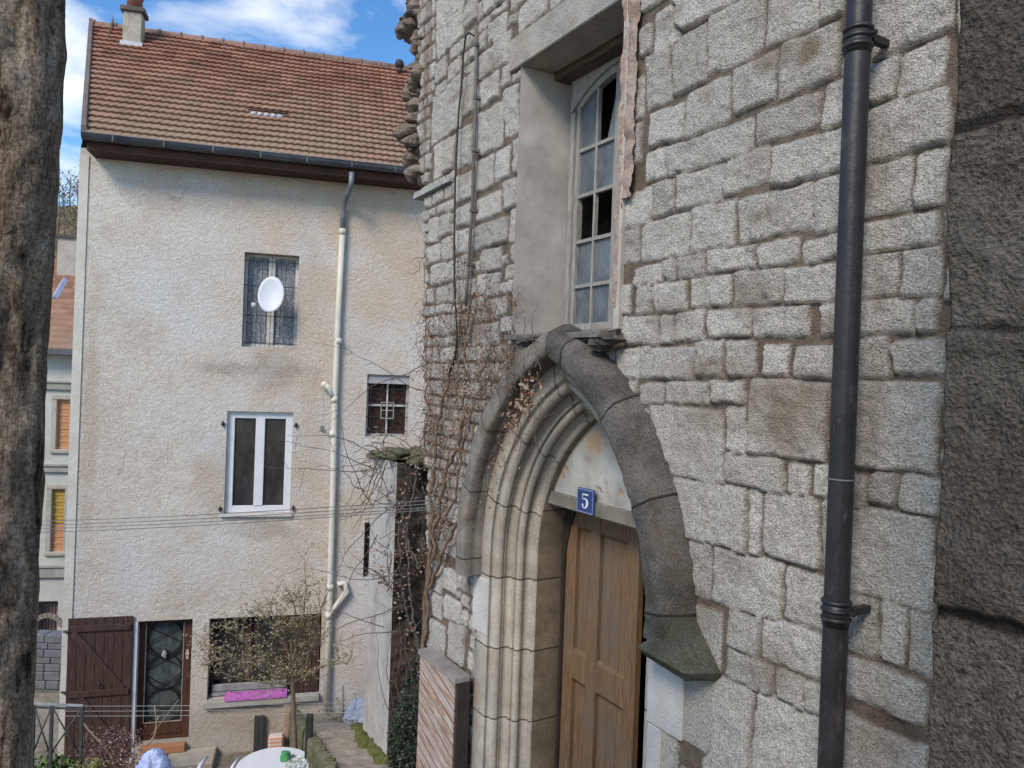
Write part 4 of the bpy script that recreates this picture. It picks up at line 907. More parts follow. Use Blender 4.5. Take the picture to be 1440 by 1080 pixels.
w1 = casement(R1, .17, house, .055, M_gpaint, 2, ml2.m, mull=.11, label='upper window with lace curtains and an iron grille')
M_iron = simple('dark wrought iron', (.03, .03, .032), (.02, .02, .02), 20, .6)
mb = MB(); a, b, c, d = R1
for z in (c + .08, c + (d - c) * .34, c + (d - c) * .66, d - .12): mb.tube([(a + .01, .09, z), (b - .01, .09, z)], .006, 6)
for i in range(9):
    x = a + .06 + (b - a - .12) * i / 10; mb.tube([(x, .09, c + .02), (x, .09, d - .04 if i % 2 else d - .14)], .004, 5)
build(mb, 'grille', M_iron, w1, HS)
w2 = casement(R2, .07, house, .12, M_pvc, 2, glass('window glass with dim curtain', (.025, .024, .024), (.06, .056, .045), (2, 2, 1), .06), mull=.15, label='middle window with white frames')
a, b, c, d = R2; mb = MB(); mb.box(a - .06, b + .04, -.055, .06, c - .055, c - .001, b=.008); build(mb, 'window_sill', simple('pale stone sill', (.58, .56, .52), (.45, .42, .38), 6, .9, .004), w2, HS)
for x in (a - .06, b + .05):
    for z in (c + .08, d - .22): mb = MB(); mb.box(x - .03, x + .03, -.035, .0, z - .012, z + .012).tube([(x, -.03, z - .04), (x, -.03, z + .05)], .014, 8); build(mb, 'shutter_hinge', M_iron, w2, HS)
w3 = casement(R3, .12, house, .04, M_gpaint, 2, glass('grimy glass', (.02, .016, .015), (.09, .05, .04), (8, 8, 8)), mull=.03, label='small barred window above the garden wall', rails=((R3[2] + R3[3]) / 2,))
a, b, c, d = R3; mb = MB(); mb.box(a - .02, b + .06, .03, .10, d - .16, d - .09).box(a + .002, b, .05, .11, d - .085, d); build(mb, 'shutter_box', simple('grey shutter box', (.42, .42, .41), (.3, .3, .3), 5, .7), w3, HS)
mb = MB()
for k in range(4): x = a + .08 + (b - a - .16) * k / 3; mb.tube([(x, .06, c + .01), (x, .06, d - .17)], .008, 6)
for k in range(4): z = c + .1 + (d - c - .36) * k / 3; mb.tube([(a + .01, .06, z), (b - .01, .06, z)], .008, 6)
xm, zm = (a + b) / 2 + .0, c + (d - c) * .42; mb2 = MB()
for (p, q) in (((-.11, -.14), (-.11, .14)), ((.11, -.14), (.11, .14)), ((-.11, -.14), (.11, -.14)), ((-.11, .14), (.11, .14)), ((0, -.14), (0, .14)), ((-.11, .0), (.11, .0))): mb2.tube([(xm + p[0], .05, zm + p[1]), (xm + q[0], .05, zm + q[1])], .008, 6)
build(mb, 'grille', M_iron, w3, HS); build(mb2, 'glazing_bar', simple('pale bars', (.42, .42, .40), None, 9, .6), w3, HS)
w4 = casement(R4, .12, house, .025, M_brown, 1, G_dark, label='narrow slit window')
mb = MB()
for k in range(5): z = R4[2] + .1 + k * .16; mb.tube([(R4[0] + .01, .06, z), (R4[1] - .01, .06, z)], .007, 6)
mb.tube([((R4[0] + R4[1]) / 2, .06, R4[2] + .02), ((R4[0] + R4[1]) / 2, .06, R4[3] - .02)], .007, 6); build(mb, 'grille', M_iron, w4, HS)
wg = casement(RG, .22, house, .06, M_brown, 3, G_dark, mull=.07, label='wide dark ground floor window')
a, b, c, d = RG; mb = MB(); mb.box(a - .05, b + .0, -.10, .2, c - .11, c - .001, b=.01); build(mb, 'window_sill', simple('grey stone sill', (.46, .44, .38), (.30, .28, .24), 6, .9, .006), wg, HS)
mb = MB(); mb.box(a + .06, b - .55, .12, .17, c + .08, c + .2, b=.01).box(a + .05, b - .6, .10, .2, c + .02, c + .07); build(mb, 'shelf', simple('pale shelf', (.35, .35, .33), (.2, .2, .2), 6, .7), wg, HS)
def planks(mb, x0, x1, y0, y1, z0, z1, n, b=.004):
    w = (x1 - x0) / n
    for i in range(n): mb.box(x0 + i * w + .002, x0 + (i + 1) * w - .002, y0, y1, z0, z1, b=b)
mwd = Mat('dark brown boards', .75, .3); gg = mwd.noise(3, 7, .7, mwd.mapped((14, 14, 1.2)), .5)
mwd.color(mwd.ramp(gg, [(.32, (.028, .016, .012)), (.55, (.068, .040, .030)), (.72, (.12, .085, .068))])).bump(gg, .006); M_plank = mwd.m
mb = MB(); planks(mb, b - .50, b - .02, .02, .06, c + .0, d - .01, 4); sg = build(mb, 'shutter', M_plank, wg, HS)
# pink cloth on the sill
t_ = HS.p(316, 968, -.02)[0]; t2_ = HS.p(403, 968, -.02)[0]; mk_ = simple('magenta cloth', (.50, .17, .46), (.30, .08, .27), 22, .9)
xs_, zs_ = np.linspace(t_, t2_, 60), np.linspace(0, 1, 26); Xc_, T_ = np.meshgrid(xs_, zs_)
yy = -.125 + .0 * T_; ang_ = T_ * math.pi; r_ = .075 + .03 * fbm(Xc_, T_, 5, 3, 3)
Yc = .02 - .13 * np.cos(ang_) * -1 * (1) ; Yc = .0 + .12 * np.cos(math.pi - ang_); Zc_ = c + .002 + r_ * np.sin(ang_) * 1.35 + .045 * fbm(Xc_, T_ * .6, 13, 3, 8) * np.sin(ang_)
me_ = grid_mesh('folded_cloth', np.stack([Xc_, Yc, Zc_], -1), np.ones((25, 59), bool), None, mk_, None, HS)
tag(me_, 'bright magenta folded cloth airing on the wide ground floor window sill', 'cloth')
# front door -----------------------------------------------------------
a, b, c, d = RD
mb = MB(); fw = .10
mb.box(a + .035, a + fw + .03, .13, .22, c, d - .001, b=.006).box(b - .14, b - .001, .13, .22, c, d - .001, b=.006).box(a + fw + .03, b - .14, .132, .22, d - .08, d - .001, b=.006)
mb.box(a + fw + .03, b - .14, .14, .22, c, c + .30, b=.006).box(a + fw + .03, b - .14, .12, .139, c + .10, c + .13)
hd = build(mb, 'door', simple('dark reddish brown varnish', (.10, .045, .028), (.05, .024, .016), 3, .5, streak=(8, 8, 1)), house, HS); hd['label'] = 'front door with a wrought iron grille over dark glass'
gx0, gx1, gz0, gz1 = a + fw + .03, b - .14, c + .30, d - .08
mb = MB(); mb.add([(gx0, .19, gz0), (gx1, .19, gz0), (gx1, .19, gz1), (gx0, .19, gz1)], [(0, 1, 2, 3)]); build(mb, 'pane', glass('green grey door glass', (.045, .058, .056), (.10, .12, .115)), hd, HS)
mb = MB(); xm = (gx0 + gx1) / 2; hw_ = (gx1 - gx0) / 2 - .02; zc = (gz0 + gz1) / 2; r_ = hw_
for dz in (-.62, 0, .62):
    mb.tube([(xm + r_ * math.cos(t), .155, zc + dz * .92 + r_ * 1.05 * math.sin(t)) for t in np.linspace(0, 2 * math.pi, 25)], .013, 6, False)
for s_ in (-1, 1):
    for k in range(4):
        z0_ = gz0 + (gz1 - gz0) * k / 4; mb.tube([(xm + s_ * r_ * math.cos(math.pi * t) * (1 if k % 2 else -1), .155, z0_ + (gz1 - gz0) / 4 * t) for t in np.linspace(0, 1, 9)], .008, 6, False)
mb.lump((xm, .15, zc + .30), (.05, .02, .07), 3, 10, .2)
build(mb, 'door_grille', simple('black iron scrolls', (.010, .010, .011), None, 9, .7), hd, HS)
mb = MB(); mb.lump((xm, .13, zc + .30), (.045, .02, .06), 5, 10, .3); build(mb, 'door_ornament', simple('pale worn metal', (.45, .46, .48), (.2, .2, .2), 12, .5), hd, HS, True)
mb = MB(); mb.box(gx0, gx0 + .015, .125, .15, gz0, gz1).box(gx1 - .015, gx1, .125, .15, gz0, gz1).box(gx0, gx1, .12, .15, gz0 - .012, gz0); build(mb, 'glazing_bead', simple('pale worn bead', (.36, .31, .27), (.2, .16, .13), 9, .5), hd, HS)
mb = MB(); mb.box(b - .11, b - .05, .10, .129, zc + .28, zc + .31).box(b - .10, b - .06, .115, .1295, zc + .2, zc + .36); build(mb, 'handle', simple('brass handle', (.6, .5, .4), None, 9, .35), hd, HS)
mb = MB(); mb.box(a - .02, a + .034, -.012, .13, c - .3, d - .002); build(mb, 'door_jamb', M_pvc, house, HS)
mb = MB(); mb.box(a + .16, b - .04, -.14, .12, c - .12, c - .002, b=.008); build(mb, 'doorstep', simple('orange terracotta step', (.48, .24, .12), (.38, .18, .09), 9, .8), house, HS)
# big board shutter beside the door
SX0, SX1 = HS.p(92, 955, -.05)[0], HS.p(186, 955, -.05)[0]; SZ0, SZ1 = HS.p(140, 1068, -.05)[1], HS.p(140, 869, -.05)[1]
mb = MB(); planks(mb, SX0, SX1 - .03, -.06, -.022, SZ0, SZ1, 7); sh = build(mb, 'board_shutter', M_plank, house, HS); sh['label'] = 'large dark brown board shutter standing open beside the front door'
for z in (SZ1 - .16, SZ0 + (SZ1 - SZ0) * .47): mb = MB(); mb.box(SX0 + .02, SX1 - .05, -.09, -.0605, z - .05, z + .05, b=.006); build(mb, 'batten', M_plank, sh, HS)
zA, zB = SZ1 - .21, SZ0 + (SZ1 - SZ0) * .47 + .05
for (p, q) in (((SX0 + .08, zA), (SX1 - .15, zB)), ((SX0 + .2, SZ0 + (SZ1 - SZ0) * .47 - .05), (SX1 - .1, SZ0 + .1))):
    t = Vector((q[0] - p[0], q[1] - p[1])).normalized(); n_ = Vector((-t.y, t.x)) * .05
    mb = MB(); mb.prism([(p[0] - n_.x, p[1] - n_.y), (p[0] + n_.x, p[1] + n_.y), (q[0] + n_.x, q[1] + n_.y), (q[0] - n_.x, q[1] - n_.y)], -.088, -.061); build(mb, 'brace', M_plank, sh, HS)
for z in (SZ0 + (SZ1 - SZ0) * .47 + .04, SZ1 - .2): mb = MB(); mb.tube([(SX0 - .06, -.05, z), (SX0 + .02, -.07, z)], .02, 8); build(mb, 'hinge', M_iron, sh, HS)
mb = MB(); mb.tube([(SX0 + .50, -.064, SZ0 + 1.22), (SX0 + .50, -.11, SZ0 + 1.22), (SX0 + .50, -.11, SZ0 + 1.16)], .012, 8); build(mb, 'handle', M_iron, sh, HS)
# cream downpipe -------------------------------------------------------
DPt = thing('downpipe', 'cream plastic downpipe with branch joints down the plastered house', 'downpipe', HS, (3.0, -.08, -5.9))
M_cream = simple('cream plastic pipe', (.68, .65, .56), (.56, .52, .43), 5, .5, spec=.4); 
def hpt(px, py, y): x, z = HS.p(px, py, y); return (x, y, z)
yy = -.07; mb = MB(); mb.tube([hpt(495, 243, gy), hpt(494, 262, gy), hpt(488, 276, -.22), hpt(483, 290, -.10), hpt(483, 300, yy), hpt(482, 322, yy)], .045, 12); build(mb, 'upper_pipe', simple('grey zinc pipe', (.25, .26, .28), (.15, .16, .17), 8, .5, metal=.3), DPt, HS, True)
mb = MB(); mb.tube([hpt(482, 322, yy), hpt(476, 440, yy), hpt(471, 560, yy), hpt(468, 690, yy), hpt(463, 850, yy), hpt(457, 1026, yy)], .050, 14); build(mb, 'pipe', M_cream, DPt, HS, True)
for px, py in ((482, 326), (476, 480), (470, 562), (468, 610), (464, 826), (462, 866)):
    p = Vector(hpt(px, py, yy)); mb = MB(); mb.tube([p - Vector((0, 0, .05)), p + Vector((0, 0, .05))], .060, 14); build(mb, 'collar', M_cream, DPt, HS, True)
mb = MB(); mb.tube([hpt(470, 562, yy), hpt(462, 545, yy - .02), hpt(456, 541, yy - .02)], [.05, .05, .055], 12); mb.lump(hpt(456, 541, yy - .02), (.06, .06, .06), 1, 12, .0); build(mb, 'branch', M_cream, DPt, HS, True)
mb = MB(); mb.tube([hpt(463, 866, yy), hpt(474, 850, yy), hpt(488, 832, yy), hpt(484, 820, yy), hpt(474, 822, yy + .0)], [.05, .048, .052, .05, .045], 12); build(mb, 'branch', M_cream, DPt, HS, True)
# satellite dish -------------------------------------------------------
sdx, sdz = HS.p(382, 415, -.22); dish = thing('satellite_dish', 'pale grey satellite dish bracketed in front of the barred upper window', 'satellite dish', HS, (sdx, .0, sdz - .3))
Rw, Rh = .215, .315; n_ = 24; v = []; f = []
aim = Matrix.Rotation(math.radians(-12), 3, 'Z') @ Matrix.Rotation(math.radians(-12), 3, 'X')
for side in (0, 1):
    for i in range(7):
        for k in range(n_):
            rr_ = i / 6; t = 2 * math.pi * k / n_; p = Vector((Rw * rr_ * math.cos(t), -.05 * rr_ * rr_ + .012 * side, Rh * rr_ * math.sin(t))); p = aim @ p; v.append((sdx + p.x, -.20 + p.y, sdz + p.z))
for s_ in (0, 1):
    o = s_ * 7 * n_
    for i in range(6):
        for k in range(n_): f.append((o + i * n_ + k, o + i * n_ + (k + 1) % n_, o + (i + 1) * n_ + (k + 1) % n_, o + (i + 1) * n_ + k))
for k in range(n_): f.append((6 * n_ + k, 6 * n_ + (k + 1) % n_, 13 * n_ + (k + 1) % n_, 13 * n_ + k))
mb = MB(); mb.add(v, f); build(mb, 'reflector', simple('pale grey dish', (.66, .68, .71), (.58, .60, .63), 3, .5), dish, HS, True)
mb = MB(); lx, lz = HS.p(357, 430, -.5); mb.tube([(sdx, -.18, sdz - .28), (sdx - .10, -.35, sdz - .30), (lx + .02, -.50, lz - .02)], .013, 8).tube([(sdx, -.18, sdz), (sdx, .09, sdz - .02)], .018, 8); build(mb, 'arm', simple('grey bracket', (.4, .41, .43), None, 9, .5), dish, HS, True)
mb = MB(); mb.tube([(lx, -.52, lz - .03), (lx, -.52, lz + .045)], .035, 10); build(mb, 'receiver', simple('pale plastic', (.62, .62, .62), None, 9, .5), dish, HS, True)
# small wall fittings
p = hpt(452, 602, -.03); mb = MB(); mb.box(p[0] - .03, p[0] + .03, -.06, 0, p[2] - .04, p[2] + .04, b=.01).tube([(p[0], -.05, p[2]), (p[0] + .1, -.09, p[2] - .04)], .012, 6)
tag(build(mb, 'wall_hook', simple('corroded fixing', (.3, .29, .27), (.15, .14, .12), 20, .7), None, HS), 'small corroded iron fixing on the plaster left of the downpipe', 'wall fixing')
# ------------------------------------------------------------------ ground, path, yard
RAMP = ((-50, -2.2), (1, -2.2), (2, -2.6), (4, -3.15), (6, -3.7), (9, -4.78), (12.7, -5.9), (14.5, -6.4), (16, -9.0), (27, -12.3), (60, -13), (900, -13))
def zpath(Y): return float(np.interp(Y, [a for a, _ in RAMP], [b for _, b in RAMP]))
def on_path(px, py):
    u, v = ray(px, py); lo, hi = 3.0, 13.5
    for _ in range(40):
        m = (lo + hi) / 2
        if v * m < zpath(m): hi = m
        else: lo = m
    return Vector((u * lo, lo, v * lo + ZC))
k0, k1 = on_path(434, 1036), on_path(466, 1082); kd = (k1 - k0); kx = lambda Y: k0.x + kd.x * (Y - k0.y) / kd.y
YARD = -6.48
gx = np.unique(np.concatenate([np.linspace(-400, -14, 12), np.arange(-14, 6, .25), np.linspace(6, 300, 10)])); gy_ = np.unique(np.concatenate([[-60, -20], np.arange(-4, 16, .25), np.linspace(16, 60, 10), [120, 260, 500, 800]]))
X, Y = np.meshgrid(gx, gy_); Zp = np.interp(Y, [a for a, _ in RAMP], [b for _, b in RAMP])
side = X < (k0.x + kd.x * (Y - k0.y) / kd.y + .22); Zg = np.where(side & (Y > 5.6) & (Y < 14), YARD, Zp)
Zg = Zg + .03 * fbm(X, Y, .8, 3, 4) * (Y < 13)
mg_ = Mat('earth and gravel', .95, .2)
c_ = mg_.ramp(mg_.noise(3, 7, .7), [(.32, (.16, .13, .10)), (.52, (.30, .26, .21)), (.7, (.38, .35, .30))]); c_ = mg_.mix(.6, c_, mg_.ramp(mg_.noise(60, 3, .8), [(.35, .5), (.62, 1.15)]), 'MULTIPLY')
c_ = mg_.mix(mg_.ramp(mg_.noise(1.6, 5, .7), [(.53, 0.0), (.68, .6)]), c_, (.10, .11, .045)); mg_.color(c_).bump(mg_.noise(40, 5, .7), .02)
g = grid_mesh('ground', np.stack([X, Y, Zg + ZC], -1), np.ones((X.shape[0] - 1, X.shape[1] - 1), bool), None, mg_.m, None, WF, False); tag(g, kind='structure')
ys = np.arange(8.0, 13.0, .06); L = []
pa = on_path(545, 1076); pb = on_path(512, 1030)
xr = lambda Y: pa.x + (pb.x - pa.x) * (Y - pa.y) / (pb.y - pa.y)
U, V = np.meshgrid(np.linspace(0, 1, 26), ys); PX = np.vectorize(kx)(V) + (np.vectorize(xr)(V) - np.vectorize(kx)(V)) * U
PZ = np.interp(V, [a for a, _ in RAMP], [b for _, b in RAMP]) + .03 + .03 * fbm(PX, V, 6, 4, 3) + .012 * fbm(PX, V, 25, 3, 5)
mgr = Mat('pale worn gravel path', .95, .2); c_ = mgr.ramp(mgr.noise(8, 7, .75), [(.3, (.30, .25, .185)), (.5, (.50, .44, .355)), (.7, (.60, .55, .47))]); mgr.color(c_).bump(mgr.noise(50, 4, .8), .03)
tag(grid_mesh('path', np.stack([PX, V, PZ + ZC], -1), np.ones((PX.shape[0] - 1, PX.shape[1] - 1), bool), None, mgr.m, None, WF), kind='structure')
M_mossk = dressed('mossy kerb', (.22, .20, .14), (.10, .09, .06), ((.09, .105, .04), .5), False, .8)
mb = MB(); r = random.Random(3)
n_ = 26
for i in range(n_):
    Ya, Yb = 12.75 - i * .16, 12.75 - (i + 1) * .16 + .01; Ym = (Ya + Yb) / 2; x = kx(Ym); z = zpath(Ym) + ZC
    mb.box(x - .09 + r.uniform(-.01, .01), x + .03 + r.uniform(-.01, .01), Yb, Ya, z - 1.2, z + .09 + r.uniform(-.01, .02), b=.015)
tag(build(mb, 'kerb_wall', M_mossk), 'low mossy kerb wall along the left edge of the gravel path', 'kerb')
mb = MB()
for i in range(40):
    t = r.random(); Ym = pa.y + (pb.y - pa.y) * t + r.uniform(-.1, .1); mb.lump((xr(Ym) - .06 + r.uniform(-.10, .10), Ym, zpath(Ym) + ZC + .03), (.10, .16, .07), i, 9, .35)
tag(build(mb, 'moss', simple('bright moss', (.17, .18, .05), (.08, .09, .03), 14, .95, .02, 60), smooth=True), 'moss and weeds along the foot of the grey garden wall', 'moss', kind='stuff')

# ------------------------------------------------------------------ garden wall with mossy cap
T0, T1 = pa.y, pa.y + 1.75
def gp(px, py, t): return Vector(wp(px, py, t))
zt_n, zt_f = gp(553, 650, T0).z, gp(523, 643, T1).z; zb_ = zpath(T0) + ZC - .4
A1, A2 = gp(551, 860, T0), gp(517, 830, T1); A3 = gp(640, 860, T0 + .25); A4 = gp(620, 830, T1 + .25)
gw = thing('garden_wall', 'tall narrow rendered garden wall with a mossy cap between the church and the plastered house', 'garden wall', WF, ((A1.x + A3.x) / 2, (A1.y + A2.y) / 2, zb_))
n_ = 40; mlf = Mat('light grey roughcast', .95, .2); c_ = mlf.ramp(mlf.noise(2.2, 6, .7), [(.35, (.52, .48, .43)), (.62, (.66, .63, .58))]); c_ = mlf.mix(.5, c_, mlf.ramp(mlf.noise(70, 3, .8), [(.35, .5), (.6, 1.1)]), 'MULTIPLY')
c_ = mlf.mix(mlf.ramp(mlf.noise(3, 5, .7, mlf.mapped((2, 2, .7))), [(.55, 0.0), (.72, .6)]), c_, (.20, .18, .13)); mlf.color(c_).bump(mlf.noise(60, 4, .8), .02)
def face(P0, P1, zb, z0, z1, nu, nv, amp, seed, freq=6):
    U, V = np.meshgrid(np.linspace(0, 1, nu), np.linspace(0, 1, nv)); d = np.array(P1 - P0)[:2]; L = np.hypot(*d); nn = np.array((d[1], -d[0])) / L
    zt = z0 + (z1 - z0) * U; Z = zb + (zt - zb) * V; D = amp * fbm(U * L, Z, freq, 4, seed) * np.minimum(1, np.minimum(U, 1 - U) * 12)
    return np.stack([P0.x + d[0] * U + nn[0] * D, P0.y + d[1] * U + nn[1] * D, Z], -1)
P = face(A2, A1, zb_, zt_f, zt_n, 30, 90, .03, 2); grid_mesh('side_face', P, np.ones((89, 29), bool), None, mlf.m, gw, WF)
mdr = Mat('dark brown rubble stone', .95, .2); vb = mdr.voro(7, 'F1', mdr.mapped((1, 1, 1.8))); c_ = mdr.ramp(mdr.noise(5, 6, .7), [(.3, (.028, .021, .017)), (.55, (.085, .066, .052)), (.75, (.135, .11, .09))]); mdr.color(c_).bump(mdr.math('SUBTRACT', mdr.noise(30, 4, .7), vb), .05)
P = face(A1, A3, zb_, zt_n, zt_n - .05, 30, 90, .16, 5, 5); grid_mesh('end_face', P, np.ones((89, 29), bool), None, mdr.m, gw, WF)
mb = MB(); mb.add([(A3.x, A3.y, zb_), (A4.x, A4.y, zb_), (A4.x, A4.y, zt_f), (A3.x, A3.y, zt_n), (A2.x, A2.y, zb_), (A2.x, A2.y, zt_f)], [(0, 3, 2, 1), (1, 2, 5, 4)]); build(mb, 'back_face', mlf.m, gw)
mb = MB(); r = random.Random(14); cm = (A1 + A2 + A3 + A4) / 4
for i in range(46):
    a, b = r.random(), r.random(); p = (A1 * (1 - a) + A2 * a) * (1 - b) + (A3 * (1 - a) + A4 * a) * b; z = zt_n + (zt_f - zt_n) * a
    mb.lump((p.x + (-.12 if b < .3 else .02), p.y - (.1 if a < .3 else 0), z + r.uniform(.0, .13)), (r.uniform(.10, .2), r.uniform(.12, .25), r.uniform(.04, .08)), i, 11, .25)
build(mb, 'cap', dressed('mossy stone cap', (.20, .18, .13), (.07, .065, .045), ((.09, .10, .03), .8), False, .8), gw)
# creeper on it
cr2 = thing('creeper', 'bare creeper hanging over the capped garden wall and reaching towards the house', 'creeper', WF, (A1.x, A1.y - .1, zb_ + .2))
tw = MB(); rn = random.Random(77)
GW = Frame((A1.x, A1.y - .06, ZC), math.atan2(A3.y - A1.y, A3.x - A1.x))
def w3(mb, p, d, n, step, r0, rnd, wander, drift, lst=None):
    p = Vector(p); d = Vector(d).normalized(); pts = []; rs = []
    for i in range(n):
        pts.append(p.copy()); rs.append(max(.0012, r0 * (1 - .8 * i / n))); d = (d + Vector((rnd.uniform(-1, 1), rnd.uniform(-.6, .6), rnd.uniform(-1, 1))) * wander + Vector(drift)).normalized(); p = p + d * step
    mb.tube(pts, rs, 4, False)
    if lst is not None: lst += pts
    return pts
allp = []
for q in ([(597, 1010), (590, 930), (578, 850), (572, 760), (580, 690), (592, 640)], [(595, 960), (585, 900), (570, 860), (562, 800), (560, 720)], [(590, 800), (575, 770), (566, 730), (572, 680)]):
    pts = []
    for i in range(len(q) - 1):
        for j in range(8): t = j / 8; pts.append(gp(q[i][0] * (1 - t) + q[i + 1][0] * t + rn.uniform(-2, 2), q[i][1] * (1 - t) + q[i + 1][1] * t, T0 - .08))
    tw.tube(pts, [.022 * (1 - .6 * i / len(pts)) for i in range(len(pts))], 6, False); allp += pts
for _ in range(30):
    p = rn.choice(allp); w3(tw, p, (rn.uniform(-1, 1), -.1, rn.uniform(-.3, 1)), rn.randint(10, 34), .035, .006, rn, .35, (0, 0, .02), allp if rn.random() < .5 else None)
for _ in range(22):                              # over the cap
    p = gp(rn.uniform(522, 604), rn.uniform(612, 660), T0 - .1); w3(tw, p, (rn.uniform(-1, 1), -.1, rn.uniform(-1, .6)), rn.randint(8, 26), .035, .006, rn, .4, (0, 0, -.03))
for px, py, dx, dz in ((530, 640, -.5, -1), (528, 650, -1, -.5), (545, 655, -.3, -1), (525, 645, -.9, .3), (535, 650, -.5, -.9), (600, 560, -1, .1), (602, 520, -1, -.3), (555, 700, -1, -.7), (560, 800, -1, -.5), (556, 850, -1, -.7), (560, 900, -1, -.2), (540, 880, -1, .2), (530, 760, -.5, -1), (526, 700, -.6, .8)):
    for k in range(1 + (px % 2)):
        pts = w3(tw, gp(px, py + rn.uniform(-15, 15), T0 - .1), (dx, rn.uniform(0, .3), dz), rn.randint(20, 44), .04, .007, rn, .13, (0, 0, rn.uniform(-.02, .03)))
        for _ in range(4): w3(tw, rn.choice(pts), (rn.uniform(-1, .3), 0, rn.uniform(-1, 1)), rn.randint(5, 14), .035, .003, rn, .2, (0, 0, 0))
build(tw, 'twigs', M_twig2, cr2, WF, True)
def leaves3(mb, fn, n, size, rnd):
    for _ in range(n):
        c = Vector(fn()); s_ = size * rnd.uniform(.5, 1.3); a = Vector((rnd.uniform(-1, 1), rnd.uniform(-1, 1), rnd.uniform(-.7, .7))).normalized(); b = a.orthogonal().normalized()
        mb.add([c - a * s_, c - b * s_ * .55, c + a * s_, c + b * s_ * .55 + a.cross(b) * s_ * .3], [(0, 1, 2, 3)], (rnd.random(), rnd.random(), 0))
def leafmat(name, stops, rough=.7):
    m = Mat(name, rough, .3); _, ch = m.attr(); m.color(m.ramp(ch[0], stops)); return m.m
lv = MB(); leaves3(lv, lambda: (lambda p: (p.x + rn.gauss(0, .06), p.y - .05, p.z + rn.gauss(0, .06)))(rn.choice(allp)), 500, .022, rn); build(lv, 'leaves', ml_.m, cr2, col=True)
iv = thing('ivy', 'dark green ivy at the foot of the dark wall end beside the plank panel', 'ivy', WF, tuple(gp(578, 1080, T0 - .4)))
lv = MB()
def ivp():
    while True:
        px, py = rn.uniform(545, 600), rn.uniform(880, 1120)
        if rn.random() < ((py - 880) / 170) ** 1.8 and px > 600 - (py - 850) * .30: return gp(px, py, T0 - rn.uniform(.05, .5))
leaves3(lv, ivp, 3600, .024, rn); build(lv, 'foliage', leafmat('dark ivy leaves', [(0.0, (.012, .022, .012)), (.7, (.03, .05, .025)), (.93, (.07, .09, .05)), (1.0, (.16, .18, .14))], .45), iv, col=True)
st = MB()
for _ in range(14): w3(st, gp(rn.uniform(560, 596), 1090, T0 - .2), (0, 0, 1), 40, .05, .008, rn, .2, (0, 0, .1))
build(st, 'stem', M_twig, iv, WF, True)

# ------------------------------------------------------------------ young tree in bud
TT = 10.7; tb = gp(416, 1130, TT); tree = thing('young_tree', 'slender young tree with opening buds in front of the wide ground floor window', 'tree', WF, tuple(tb))
rn = random.Random(31); tr = MB(); br = MB(); br2 = MB(); tips = []
trunk = [gp(416, 1130, TT), gp(414, 1060, TT), gp(412, 1000, TT), gp(411, 958, TT), gp(409, 920, TT), gp(408, 870, TT)]
tr.tube(trunk, [.045, .04, .036, .032, .020, .010], 9, True); build(tr, 'trunk', simple('brown bark', (.22, .165, .12), (.11, .08, .06), 18, .9, .006, 60), tree, WF, True)
def tx(px, py, dy=0.0): return gp(px, py, TT + dy)
main = [[(411, 962), (395, 945), (372, 925), (345, 905), (320, 885)], [(411, 960), (385, 950), (350, 935), (310, 922), (285, 905)], [(411, 965), (430, 930), (440, 890), (452, 855), (462, 830)],
        [(410, 940), (418, 900), (425, 860), (430, 825)], [(409, 920), (395, 885), (378, 855)], [(411, 962), (380, 962), (340, 955), (300, 945), (290, 930)], [(409, 900), (412, 860), (408, 838)], [(411, 955), (400, 915), (385, 880), (355, 862)],
        [(411, 962), (440, 945), (470, 930), (490, 935)], [(411, 958), (425, 920), (445, 905)]]
for q in main:
    dy = rn.uniform(-.45, .45); n_ = len(q); pts = [tx(a + rn.uniform(-3, 3), b, dy * i / (n_ - 1)) for i, (a, b) in enumerate(q)]
    sm = []
    for i in range(n_ - 1):
        for j in range(4): sm.append(pts[i].lerp(pts[i + 1], j / 4) + Vector((rn.uniform(-.01, .01),) * 3))
    sm.append(pts[-1]); br.tube(sm, [.017 * (1 - .75 * i / len(sm)) for i in range(len(sm))], 5, False)
    for k in range(9):
        p = sm[rn.randint(3, len(sm) - 1)]; o = w3(br, p, (rn.uniform(-1, 1), rn.uniform(-.7, .7), rn.uniform(-.1, 1)), rn.randint(6, 16), .035, .006, rn, .22, (0, 0, .04)); tips += o
        for _ in range(3): o2 = w3(br, rn.choice(o), (rn.uniform(-1, 1), rn.uniform(-.7, .7), rn.uniform(-.2, 1)), rn.randint(4, 9), .03, .003, rn, .25, (0, 0, .03)); tips += o2
for _ in range(170):
    q = main[rn.choice((0, 1, 5, 7, 0, 1))]; k = rn.randint(1, len(q) - 1); tips += w3(br, tx(q[k][0] + rn.uniform(-15, 15), q[k][1] + rn.uniform(-14, 14), rn.uniform(-.5, .5)), (rn.uniform(-1, 1), rn.uniform(-.7, .7), rn.uniform(-.5, 1)), rn.randint(5, 11), .03, .003, rn, .25, (0, 0, .03))
build(br, 'branches', simple('olive brown twigs', (.22, .18, .12), (.11, .09, .06), 18, .9), tree, WF, True)
lv = MB(); leaves3(lv, lambda: (lambda p: (p.x + rn.gauss(0, .022), p.y + rn.gauss(0, .02), p.z + rn.gauss(0, .022)))(rn.choice(tips)), 4600, .018, rn)
build(lv, 'leaves', leafmat('opening buds', [(0.0, (.14, .13, .055)), (.45, (.27, .25, .12)), (.8, (.30, .23, .16)), (1.0, (.46, .33, .28))]), tree, col=True)
